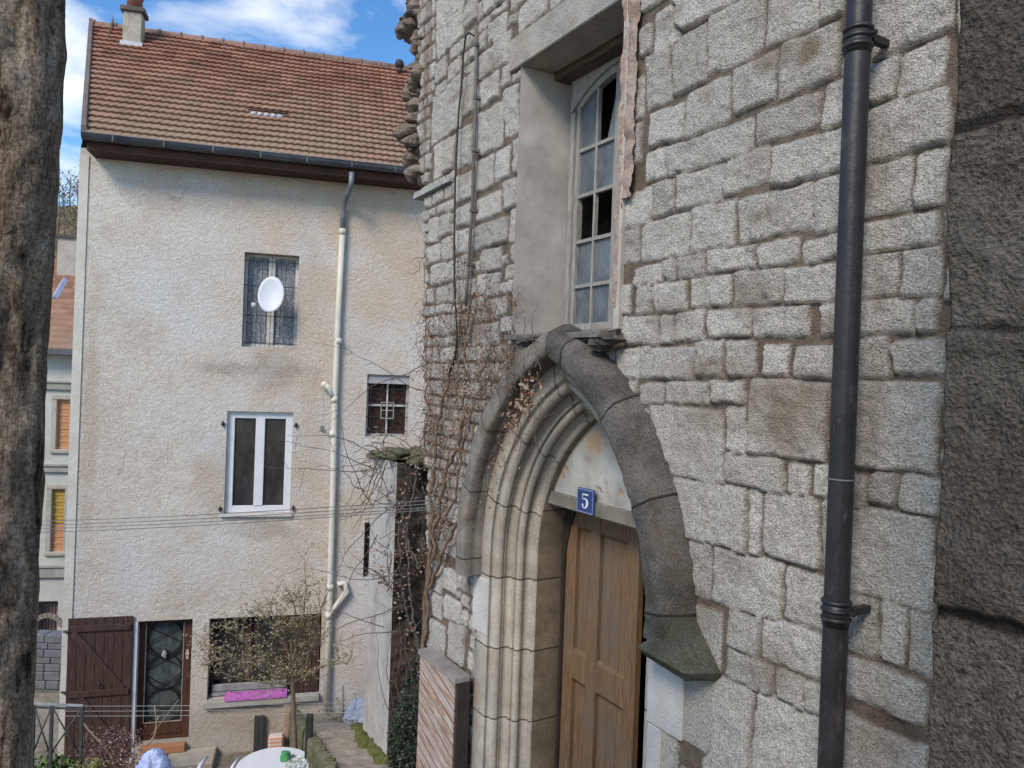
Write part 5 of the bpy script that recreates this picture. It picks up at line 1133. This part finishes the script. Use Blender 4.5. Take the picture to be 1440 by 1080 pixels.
# bramble by the path and pipe foot
bs = thing('bramble', 'small dry bramble at the foot of the cream downpipe', 'shrub', WF, tuple(gp(455, 1034, 12.3))); st = MB(); tips = []
for _ in range(34): tips += w3(st, gp(rn.uniform(445, 508), 1034, 12.2 + rn.uniform(-.2, .2)), (rn.uniform(-1, 1), 0, rn.uniform(.1, 1.2)), rn.randint(8, 26), .035, .005, rn, .3, (0, 0, -.03))
build(st, 'stem', M_twig2, bs, WF, True); lv = MB(); leaves3(lv, lambda: rn.choice(tips) + Vector((rn.gauss(0, .03), 0, rn.gauss(0, .03))), 700, .022, rn); build(lv, 'leaves', leafmat('dry bramble leaves', [(0.0, (.16, .13, .07)), (1.0, (.40, .33, .24))]), bs, col=True)

# ------------------------------------------------------------------ yard things
M_plast = simple('white garden plastic', (.74, .76, .80), (.66, .68, .72), 3, .4, spec=.5)
tc_ = gp(388, 1071, 10.15); zt_ = gp(388, 1050, 10.62).z; tcx = gp(385, 1066, 10.12).x
tab = thing('garden_table', 'white oval garden table in front of the wide ground floor window', 'table', WF, (tcx, 10.12, YARD + ZC))
mb = MB(); n_ = 36; el = [(tcx + .50 * math.cos(2 * math.pi * k / n_), 10.1 + .5 * math.sin(2 * math.pi * k / n_)) for k in range(n_)]
v = []
for dz, s_ in ((-.03, .985), (-.008, 1.0), (.0, .99)): v += [(tcx + (x - tcx) * s_, 10.1 + (y - 10.1) * s_, zt_ + dz) for x, y in el]
f = [tuple(range(2 * n_, 3 * n_)), tuple(range(n_ - 1, -1, -1))] + [(i * n_ + k, i * n_ + (k + 1) % n_, (i + 1) * n_ + (k + 1) % n_, (i + 1) * n_ + k) for i in range(2) for k in range(n_)]
mb.add(v, f); build(mb, 'table_top', M_plast, tab)
for sx_, sy_ in ((-1, -1), (1, -1), (-1, 1), (1, 1)): mb = MB(); mb.tube([(tcx + .28 * sx_, 10.1 + .28 * sy_, zt_ - .03), (tcx + .36 * sx_, 10.1 + .36 * sy_, YARD + ZC)], [.03, .02], 8); build(mb, 'leg', M_plast, tab)
# flowered cloth and green box on the table
cx_ = gp(421, 1062, 10.25); mcl = Mat('flowered white cloth', .9, .2); mcl.color(mcl.ramp(mcl.noise(14, 4, .7), [(.42, (.25, .33, .24)), (.5, (.62, .64, .66)), (.62, (.68, .69, .70)), (.7, (.45, .42, .50))]))
U, V = np.meshgrid(np.linspace(0, 1, 20), np.linspace(0, 1, 20)); P = np.stack([cx_.x - .14 + U * .26, 10.0 + V * .36, zt_ + .008 + .05 * np.abs(fbm(U, V, 4, 3, 3))], -1)
tag(grid_mesh('tablecloth', P, np.ones((19, 19), bool), None, mcl.m, None, WF), 'small flowered white cloth lying on the white garden table', 'cloth')
cg = gp(401, 1058, 10.2); mb = MB(); mb.box(cg.x - .07, cg.x + .05, 10.16, 10.30, zt_ + .002, zt_ + .10, b=.02).lump((cg.x - .01, 10.22, zt_ + .10), (.06, .07, .03), 3, 10, .2)
tag(build(mb, 'bag', simple('green plastic bag', (.08, .36, .13), (.05, .25, .09), 12, .5, .01, 30)), 'crumpled green bag on the white garden table', 'bag')
# chair: arm and back just in view
ch = gp(311, 1075, 10.6); gzc = YARD + ZC
chair = thing('garden_chair', 'white plastic garden chair left of the white table', 'chair', WF, (ch.x, 10.4, gzc))
zc_ = gp(290, 1073, 10.5).z
mb = MB(); mb.box(ch.x - .22, ch.x + .22, 10.15, 10.58, zc_ - .32, zc_ - .29, b=.01); build(mb, 'seat', M_plast, chair)
for s_ in (-1, 1):
    mb = MB(); mb.tube([(ch.x + .22 * s_, 10.2, zc_ - .06), (ch.x + .23 * s_, 10.4, zc_), (ch.x + .23 * s_, 10.62, zc_ + .01)], [.02, .028, .02], 8); mb.tube([(ch.x + .22 * s_, 10.2, zc_ - .06), (ch.x + .22 * s_, 10.2, zc_ - .32)], .02, 8); build(mb, 'armrest', M_plast, chair, WF, True)
    for y in (10.2, 10.56): mb = MB(); mb.tube([(ch.x + .2 * s_, y, zc_ - .31), (ch.x + .23 * s_, y, gzc)], .02, 8); build(mb, 'leg', M_plast, chair, WF, True)
mb = MB(); mb.tube([(ch.x - .22, 10.2, zc_ - .3), (ch.x - .24, 10.14, zc_ + .02), (ch.x - .25, 10.10, zc_ + .12)], [.02, .02, .012], 8); mb.box(ch.x - .22, ch.x + .2, 10.13, 10.15, zc_ - .25, zc_ - .12, b=.005); build(mb, 'backrest', M_plast, chair, WF, True)
# pot plant beside the chair
p = gp(293, 1075, 10.8)
# black post
p = gp(435, 1006, 10.3); q = gp(433, 1100, 10.3); mb = MB(); mb.box(p.x - .045, p.x + .045, 10.26, 10.34, gzc, p.z - .0, b=.006)
tag(build(mb, 'fence_post', simple('black painted post', (.018, .022, .020), (.035, .045, .035), 9, .6)), 'black square post standing beside the young tree', 'post')
# railing bottom left
RT = 10.2; z1 = gp(46, 990, RT).z; xa_, xb_ = gp(44, 1000, RT).x, gp(116, 1000, RT).x
rl = thing('railing', 'low metal railing with crossed bars in the bottom left corner', 'railing', WF, ((xa_ + xb_) / 2, RT, YARD + ZC)); M_rail = simple('dark grey green paint', (.075, .085, .08), (.04, .045, .045), 9, .5)
mb = MB(); mb.box(xa_ - .3, xb_, RT - .02, RT + .02, z1 - .02, z1 + .004, b=.003); build(mb, 'top_rail', simple('pale worn rail', (.34, .36, .35), (.16, .17, .17), 8, .5), rl)
mb = MB(); mb.box(xa_ - .3, xb_, RT - .015, RT + .015, z1 - .065, z1 - .045); build(mb, 'rail', M_rail, rl)
for x in (xa_ + .02, xa_ + .27, xb_ - .02): mb = MB(); mb.box(x - .02, x + .02, RT - .0145, RT + .0155, YARD + ZC, z1 - .0205); build(mb, 'post', M_rail, rl)
mb = MB()
for x0_, x1_ in ((xa_ + .04, xa_ + .25), (xa_ + .29, xb_ - .04)):
    for a, b in ((0, 1), (1, 0)):
        mb.tube([(x0_ + (x1_ - x0_) * a, RT, z1 - .07), (x0_ + (x1_ - x0_) * .5, RT - .01, z1 - .37), (x0_ + (x1_ - x0_) * b, RT, z1 - .66)], .011, 6)
build(mb, 'crossed_bars', M_rail, rl, WF, True)
# plants
def bush(name, label, cat, c, rad, n, size, mat, stems=14, seed=1, up=.3):
    rn = random.Random(seed); c = Vector(c); t = thing(name, label, cat, WF, (c.x, c.y, c.z - rad[2])); st = MB(); tips = []
    for _ in range(stems): tips += w3(st, c + Vector((rn.uniform(-.3, .3) * rad[0], 0, -rad[2])), (rn.uniform(-1, 1) * rad[0] * 2, rn.uniform(-.6, .6) * rad[1] * 2, rad[2] * 3), int(2 * rad[2] / .035), .035, .005, rn, .25, (0, 0, up * .1))
    build(st, 'stem', M_twig2, t, WF, True); lv = MB()
    def pt():
        if rn.random() < .6: p = rn.choice(tips); return p + Vector((rn.gauss(0, .04), rn.gauss(0, .04), rn.gauss(0, .04)))
        while True:
            a = Vector((rn.uniform(-1, 1), rn.uniform(-1, 1), rn.uniform(-1, 1)))
            if a.length < 1: return c + Vector((a.x * rad[0], a.y * rad[1], a.z * rad[2]))
    leaves3(lv, pt, n, size, rn); build(lv, 'leaves', mat, t, col=True); return t
L_red = leafmat('reddish brown leaves', [(0.0, (.07, .035, .028)), (.5, (.17, .09, .075)), (.85, (.30, .20, .17)), (1.0, (.55, .45, .42))]); L_green = leafmat('fresh green leaves', [(0.0, (.035, .075, .02)), (.6, (.08, .16, .045)), (1.0, (.20, .28, .08))])
L_yel = leafmat('yellow green leaves', [(0.0, (.10, .11, .03)), (1.0, (.34, .34, .12))])
bush('shrub', 'reddish brown leafy shrub in front of the board shutter', 'shrub', gp(153, 1068, 10.6), (.50, .3, .46), 3600, .019, L_red, 40, 3)
bush('green_plant', 'low fresh green plant in the bottom left corner below the railing', 'plant', gp(74, 1086, 10.3), (.38, .2, .22), 900, .035, L_green, 10, 4)
bush('yellow_green_plant', 'low yellow green plant between the green plant and the reddish shrub', 'plant', gp(122, 1086, 10.2), (.26, .15, .18), 420, .024, L_yel, 6, 5)
# pale stalks
for k, (a, b, c, d, lab) in enumerate(((160, 1078, 120, 1018, 'pale dry stalk leaning left over the reddish shrub'), (205, 1050, 226, 1008, 'pale dry forked stalk in front of the front door'))):
    mb = MB(); pts = [gp(a + (c - a) * t + 4 * math.sin(5 * t), b + (d - b) * t, 10.5) for t in np.linspace(0, 1, 8)]; mb.tube(pts, [.014 - .006 * i / 8 for i in range(8)], 6)
    if k: mb.tube([gp(219, 1020, 10.5), gp(216, 992, 10.5)], [.01, .006], 6).tube([gp(212, 1035, 10.5), gp(250, 985, 10.5)], [.007, .004], 5)
    tag(build(mb, 'dry_stalk', simple('pale dry wood', (.42, .34, .24), (.28, .21, .14), 9, .9), smooth=True), lab, 'dry stalk')
# blue crumpled sheets
def crumple(name, label, cat, c, rx, ry, rz, mat, seed, squareness=1.0, zcut=None):
    U, V = np.meshgrid(np.linspace(0, 2 * math.pi, 70), np.linspace(0, math.pi / 2 * 1.1, 32)); cu, su = np.cos(U), np.sin(U); k = np.sin(V)
    X = rx * k * np.sign(cu) * np.abs(cu) ** squareness; Y = ry * k * np.sign(su) * np.abs(su) ** squareness; Z = rz * np.cos(V) ** .6 if 0 else rz * np.maximum(np.cos(V), -.1)
    n = .34 * np.abs(fbm(X * 3 + Z, Z * 3 + Y * 2, 2.2, 4, seed, .6)); s_ = 1 - n
    P = np.stack([c[0] + X * s_, c[1] + Y * s_, c[2] + Z * s_], -1); P[:, -1] = P[:, 0]
    return tag(grid_mesh(name, P, np.ones((31, 69), bool), None, mat, None, WF), label, cat)
M_bl = simple('pale blue plastic sheet', (.42, .52, .78), (.34, .42, .66), 6, .45, .01, 12, spec=.5)
c = gp(214, 1092, 10.3); crumple('plastic_sheet', 'crumpled pale blue plastic sheet below the front door', 'plastic sheet', (c.x, c.y, c.z), .26, .22, .38, M_bl, 4)
c = gp(503, 1024, 12.2); crumple('plastic_sack', 'bluish white plastic sack behind the garden wall at the end of the path', 'sack', (c.x, c.y, c.z), .27, .22, .52, simple('bluish white sack', (.56, .61, .72), (.45, .50, .60), 5, .5, .01, 14), 9, .8)
# stake, grey slab, plank, cushion, brick pier, steps
p = gp(482, 966, 12.4); q = gp(481, 1026, 12.4); mb = MB(); mb.tube([q, (q + p) / 2 + Vector((.01, 0, 0)), p], [.022, .02, .018], 7); tag(build(mb, 'wooden_stake', M_greyw, smooth=True), 'thin grey wooden stake beside the bluish white sack', 'stake')
x0, z1 = HS.p(357, 1008, -.05); x1, z0 = HS.p(368, 1048, -.05); mb = MB(); planks(mb, x0, x1 + .02, -.09, -.03, min(z0, YARD + .02), z1, 2); tag(build(mb, 'plank', simple('dark grey boards', (.06, .06, .065), (.03, .03, .035), 6, .8), None, HS), 'narrow dark grey board standing under the wide window', 'board')
x0, z1 = HS.p(399, 985, -.04); x1, z0 = HS.p(412, 1048, -.04); mb = MB(); mb.box(x0, x1, -.06, .01, YARD + .0, z1, b=.01)
bpz = Mat('pinkish brick', .9, .2); c_ = bpz.ramp(bpz.noise(6, 5, .7), [(.35, (.38, .26, .19)), (.65, (.50, .38, .30))]); bpz.color(c_).bump(bpz.noise(30, 4, .7), .02)
build(mb, 'brick_pier', bpz.m, house, HS)
p = hpt(388, 1040, -.25); mo = Mat('orange and white stripes', .85, .2); zz = mo.xyz()[2]; mo.color(mo.ramp(mo.math('FRACT', mo.math('MULTIPLY', zz, 16.0)), [(.48, (.62, .30, .20)), (.52, (.66, .60, .54))])); mo.t.nodes['Color Ramp' if 'Color Ramp' in mo.t.nodes else 'ColorRamp'].color_ramp.interpolation = 'LINEAR'
mb = MB(); mb.box(p[0] - .13, p[0] + .12, -.32, -.14, YARD + .0, p[2] + .06, b=.03); tag(build(mb, 'striped_box', mo.m, None, HS), 'small orange and white striped box against the house by the table', 'box')
x0 = HS.p(232, 1062, -.4)[0]; x1 = HS.p(300, 1062, -.4)[0]
mst = simple('pale worn step stone', (.50, .46, .38), (.34, .30, .24), 5, .9, .01, 30)
mb = MB(); mb.box(x0, x1, -.55, -.0, YARD - .2, RD[2] - .125, b=.015).box(x0 - .05, x1 + .1, -1.0, -.552, YARD - .3, RD[2] - .27, b=.015)
tag(build(mb, 'stone_steps', mst, None, HS), 'pale worn stone steps below the orange doorstep', 'steps')

# ------------------------------------------------------------------ overhead wires
M_wire = simple('grey wire', (.16, .16, .16), None, 9, .6)
def wire(px0, t0, px1, t1, sag, r, lab, grp, name='overhead_wire', cat='wire', mat=M_wire):
    a, b = gp(*px0, t0), gp(*px1, t1); pts = [a.lerp(b, t) - Vector((0, 0, sag * 4 * t * (1 - t))) for t in np.linspace(0, 1, 24)]; mb = MB(); mb.tube(pts, r, 6)
    tag(build(mb, name, mat, smooth=True), lab, cat, grp)
for i, (ya, yb) in enumerate(((724, 700), (731, 705), (737, 710), (744, 713))):
    wire((-120, ya + 10 - i), 10.5, (655, yb), 5.45, .06, .0034, ['topmost', 'second', 'third', 'lowest'][i] + ' of the four wires crossing the house front below the middle window', 'four wires across the house front')
for i, ya in enumerate((992, 999, 1006)):
    wire((60, ya + 2), 10.9, (520, ya - 4), 11.0, .02, .004, ['upper', 'middle', 'lower'][i] + ' thin line stretched low across the yard in front of the door and window', 'three thin lines low across the yard', 'yard_line', 'line', simple('pale line %d' % i, (.36, .38, .36), None, 9, .6))

# ------------------------------------------------------------------ far house, street, hill
TH = 27.0; o = wp(80, 600, TH); FH = Frame((o[0], o[1], ZC), math.radians(12)); fp = lambda a, b, y=0.0: FH.p(a, b, y)
far = thing('distant_house', 'distant pale house with red tiled roof and orange shutters beyond the plastered house', 'house', FH, (0, 0, fp(80, 985)[1] - 1))
fz = {k: fp(80, k)[1] for k in (362, 492, 520, 538, 548, 655, 664, 797, 812, 845, 892, 985)}
def fr_(a, b, c, d): x0, x1 = fp(a, (b + d) / 2)[0], fp(c, (b + d) / 2)[0]; return [x0, x1, fp((a + c) / 2, d)[1], fp((a + c) / 2, b)[1]]
W1 = fr_(79, 562, 98, 632); W2 = fr_(71, 688, 90, 776); W3 = fr_(52, 846, 80, 891)
mb = MB(); wall_holes(mb, -4, 3.2, fz[985] - 2, fz[492] + .1, [W1, W2, W3], .3); mb.add([(3.2, 0, fz[985] - 2), (3.2, 6, fz[985] - 2), (3.2, 6, fz[492]), (3.2, 0, fz[492])], [(0, 1, 2, 3)])
build(mb, 'wall', simple('pale grey cream plaster', (.55, .54, .49), (.44, .42, .37), 1.2, .95, .02, 10), far, FH)
for za, zb in ((fz[548], fz[538]), (fz[664], fz[655]), (fz[812], fz[797])): mb = MB(); mb.box(-4, 3.25, -.12, .02, za, zb, b=.02).box(-4, 3.25, -.18, .02, zb + .001, zb + .06); build(mb, 'cornice', simple('grey stone band', (.40, .38, .33), (.26, .24, .21), 3, .9), far, FH)
M_sh1, M_sh2 = simple('orange shutter', (.60, .30, .14), (.48, .24, .12), 9, .7), simple('yellow ochre shutter', (.50, .33, .07), (.40, .26, .06), 5, .6)
def louv(R, mat, nm='window'):
    mb = MB(); n_ = int((R[3] - R[2]) / .12); h = (R[3] - R[2]) / n_
    for i in range(n_): mb.box(R[0], R[1], .10 + .02 * (i % 2), .16, R[2] + i * h + .004, R[2] + (i + 1) * h - .004)
    return build(mb, nm, mat, far, FH)
louv(W1, M_sh1); louv([W2[0], W2[1], W2[2], W2[2] + (W2[3] - W2[2]) * .44], M_sh1); louv([W2[0], W2[1], W2[2] + (W2[3] - W2[2]) * .45, W2[3]], M_sh2)
for W in (W1, W2):
    mb = MB(); mb.box(W[0] - .18, W[1] + .18, -.10, .08, W[2] - .14, W[2] - .001, b=.02).box(W[0] - .18, W[1] + .18, -.06, .08, W[3] + .001, W[3] + .18, b=.02).box(W[0] - .16, W[0] - .001, -.04, .08, W[2], W[3]).box(W[1] + .001, W[1] + .16, -.04, .08, W[2], W[3]); build(mb, 'window_surround', simple('beige stone surround', (.46, .42, .34), (.33, .30, .24), 4, .9), far, FH)
mb = MB(); xm = (W3[0] + W3[1]) / 2; hw_ = (W3[1] - W3[0]) / 2
for i in range(10):
    a0_, a1_ = math.pi * i / 10, math.pi * (i + 1) / 10
    pts = [(xm + (hw_ * 1.15 + .16 * k) * math.cos(a), W3[2] + .25 + (hw_ * 1.0 + .16 * k) * math.sin(a)) for k, a in ((0, a0_ + .02), (1, a0_ + .02), (1, a1_ - .02), (0, a1_ - .02))]; mb.prism(pts, -.06, .02)
build(mb, 'arch_stones', simple('brown arch stones', (.30, .26, .22), (.20, .17, .14), 6, .9), far, FH)
mb = MB()
for k in range(7): x = W3[0] + (W3[1] - W3[0]) * k / 6; mb.tube([(x, .1, W3[2]), (x, .1, W3[3])], .02, 5)
for k in range(3): z = W3[2] + (W3[3] - W3[2]) * (k + .5) / 3; mb.tube([(W3[0], .1, z), (W3[1], .1, z)], .02, 5)
build(mb, 'grille', M_iron, far, FH); mb = MB(); mb.box(-3.9, 3.1, .31, .4, fz[985], fz[492]); build(mb, 'interior', simple('pinkish dim room', (.50, .38, .33), None, 3, .9), far, FH)
# roof of far house, real tiles rows
yE, yR = -.5, 4.0; zE2, zR2 = FH.p(85, 492, yE)[1], FH.p(80, 364, yR)[1]; L2 = math.hypot(yR - yE, zR2 - zE2); ns = 17
U = np.arange(-5.4, 3.6, .1); rowsv = [(i + t, h) for i in range(ns) for t, h in ((0, 0), (.02, .07), (.98, .01))]; vv = np.array([a / ns for a, _ in rowsv]); hv = np.array([b for _, b in rowsv]); UU, VV = np.meshgrid(U, vv)
HH = hv[:, None] + .03 * np.abs(np.sin(UU / .25 * math.pi)); cn, sn = (yR - yE) / L2, (zR2 - zE2) / L2
P = np.stack([UU, yE + VV * L2 * cn - HH * sn, zE2 + VV * L2 * sn + HH * cn], -1); Cc = np.stack([h2(np.floor(UU / .25), np.floor(VV * ns + .01), 3), VV, VV * 0], -1)
rf = grid_mesh('roof', P, np.ones((P.shape[0] - 1, P.shape[1] - 1), bool), Cc, M_roof, far, FH, False)
mb = MB(); mb.box(-5.4, 3.6, yE - .12, yE + .03, zE2 - .16, zE2 + .02); build(mb, 'gutter', M_zinc, far, FH)
c0 = fp(99, 345, 3.2); hw_ = .38; mb = MB(); mb.box(c0[0] - hw_, c0[0] + hw_ + .3, 3.0, 3.7, c0[1] - 2.0, fp(99, 336, 3.2)[1]); cc = build(mb, 'chimney', simple('grey pale chimney', (.46, .42, .36), (.34, .30, .25), 3, .9), rf, FH)
mb = MB(); zc3 = fp(99, 336, 3.2)[1]; mb.box(c0[0] - hw_ - .15, c0[0] + hw_ + .45, 2.9, 3.8, zc3 + .001, zc3 + .12); build(mb, 'chimney_cap', simple('dark cap', (.12, .10, .09), None, 3, .9), cc, FH)
def roofpt(px, py, h=.05):
    u, v = ray(px, py); r = FH.M.to_3x3().inverted() @ Vector((u, 1, v)); c = FH.M.inverted() @ Vector((0, 0, ZC)); n_ = Vector((0, -sn, cn)); q = Vector((0, yE, zE2)) + n_ * h; t = (q - c).dot(n_) / r.dot(n_); return c + r * t
M_zl = simple('pale blue zinc', (.50, .56, .66), (.40, .45, .54), 3, .4, metal=.2)
mb = MB(); a, b = roofpt(77, 420), roofpt(92, 394); mb.tube([a, b], .13, 4); build(mb, 'flashing', M_zl, rf, FH)
mb = MB(); a = roofpt(96, 378); mb.box(a.x - .25, a.x + .35, a.y - .1, a.y + .4, a.z - .2, a.z + .62); build(mb, 'skylight', M_zl, rf, FH)
# low grey wall in the lane, in front of the far house
mb = MB(); q0, q1 = gp(20, 893, 20), gp(84, 893, 20)
r = random.Random(6); z = gp(60, 893, 20).z; zb = gp(60, 1000, 20).z - .6
while z > zb:
    h = r.uniform(.16, .26); x = q0.x - 2 - r.random()
    while x < q1.x + 1.2: w = r.uniform(.3, .7); mb.box(x + .006, x + w - .006, 20 + r.uniform(-.012, .012), 20.4, z - h + .006, z - .006, b=.02); x += w
    z -= h
tag(build(mb, 'lane_wall', simple('dark grey lane stone', (.20, .20, .215), (.12, .12, .13), 4, .9, .02, 20)), 'grey block wall in the lane below the distant pale house', 'wall')
# hill
gx = np.linspace(-260, 160, 60); gy_ = np.linspace(70, 300, 40); X, Y = np.meshgrid(gx, gy_)
hz = -13 + 55 * np.clip((Y - 75) / 105, 0, 1) ** 1.1 - .10 * np.maximum(0, Y - 190) - .10 * np.abs(X + 80) * np.clip((Y - 75) / 105, 0, 1) + 6 * fbm(X, Y, .02, 3, 6)
mhl = simple('leaf litter hillside', (.22, .17, .09), (.10, .085, .045), .08, .95)
tag(grid_mesh('hill', np.stack([X, Y, hz + ZC], -1), np.ones((39, 59), bool), None, mhl, None, WF), kind='structure')
rn = random.Random(9); tm = MB(); fl = MB()
for _ in range(620):
    x, y = rn.uniform(-170, -45), rn.uniform(80, 185); hgt_ = np.interp(y, gy_, hz[:, int(np.argmin(abs(gx - x)))]) + ZC; H_ = rn.uniform(6, 11)
    b0 = Vector((x, y, hgt_ - .5)); tm.tube([b0, b0 + Vector((rn.uniform(-.4, .4), 0, H_ * .5)), b0 + Vector((rn.uniform(-.6, .6), 0, H_))], [.22, .15, .04], 4, False)
    for k in range(9):
        s_ = b0 + Vector((0, 0, H_ * rn.uniform(.35, .9))); a = rn.uniform(0, 6.28); l_ = rn.uniform(1.2, 2.8); tm.tube([s_, s_ + Vector((math.cos(a) * l_, math.sin(a) * l_, l_ * 1.1))], [.08, .03], 3, False)
    t_ = rn.random()
    for k in range(46):
        p = b0 + Vector((rn.gauss(0, 1.3), rn.gauss(0, 1.3), H_ * rn.uniform(.45, 1.08))); s_ = rn.uniform(.12, .34); a = Vector((rn.uniform(-1, 1), rn.uniform(-1, 1), rn.uniform(-1, 1))).normalized(); b = a.orthogonal()
        fl.add([p - a * s_, p - b * s_ * .5, p + a * s_, p + b * s_ * .5], [(0, 1, 2, 3)], (min(1, max(0, t_ + rn.uniform(-.2, .2))), 0, 0))
wood = thing('hillside_wood', 'far brown and olive bare wood covering the hillside', 'wood', WF, (-110, 130, 0)); wood['kind'] = 'stuff'
build(tm, 'trunk', simple('far grey bark', (.16, .14, .12), None, 1, .9), wood); build(fl, 'crown', leafmat('far budding crowns', [(0.0, (.17, .12, .08)), (.45, (.26, .20, .09)), (.8, (.22, .20, .07)), (1.0, (.12, .13, .06))], .9), wood, col=True)
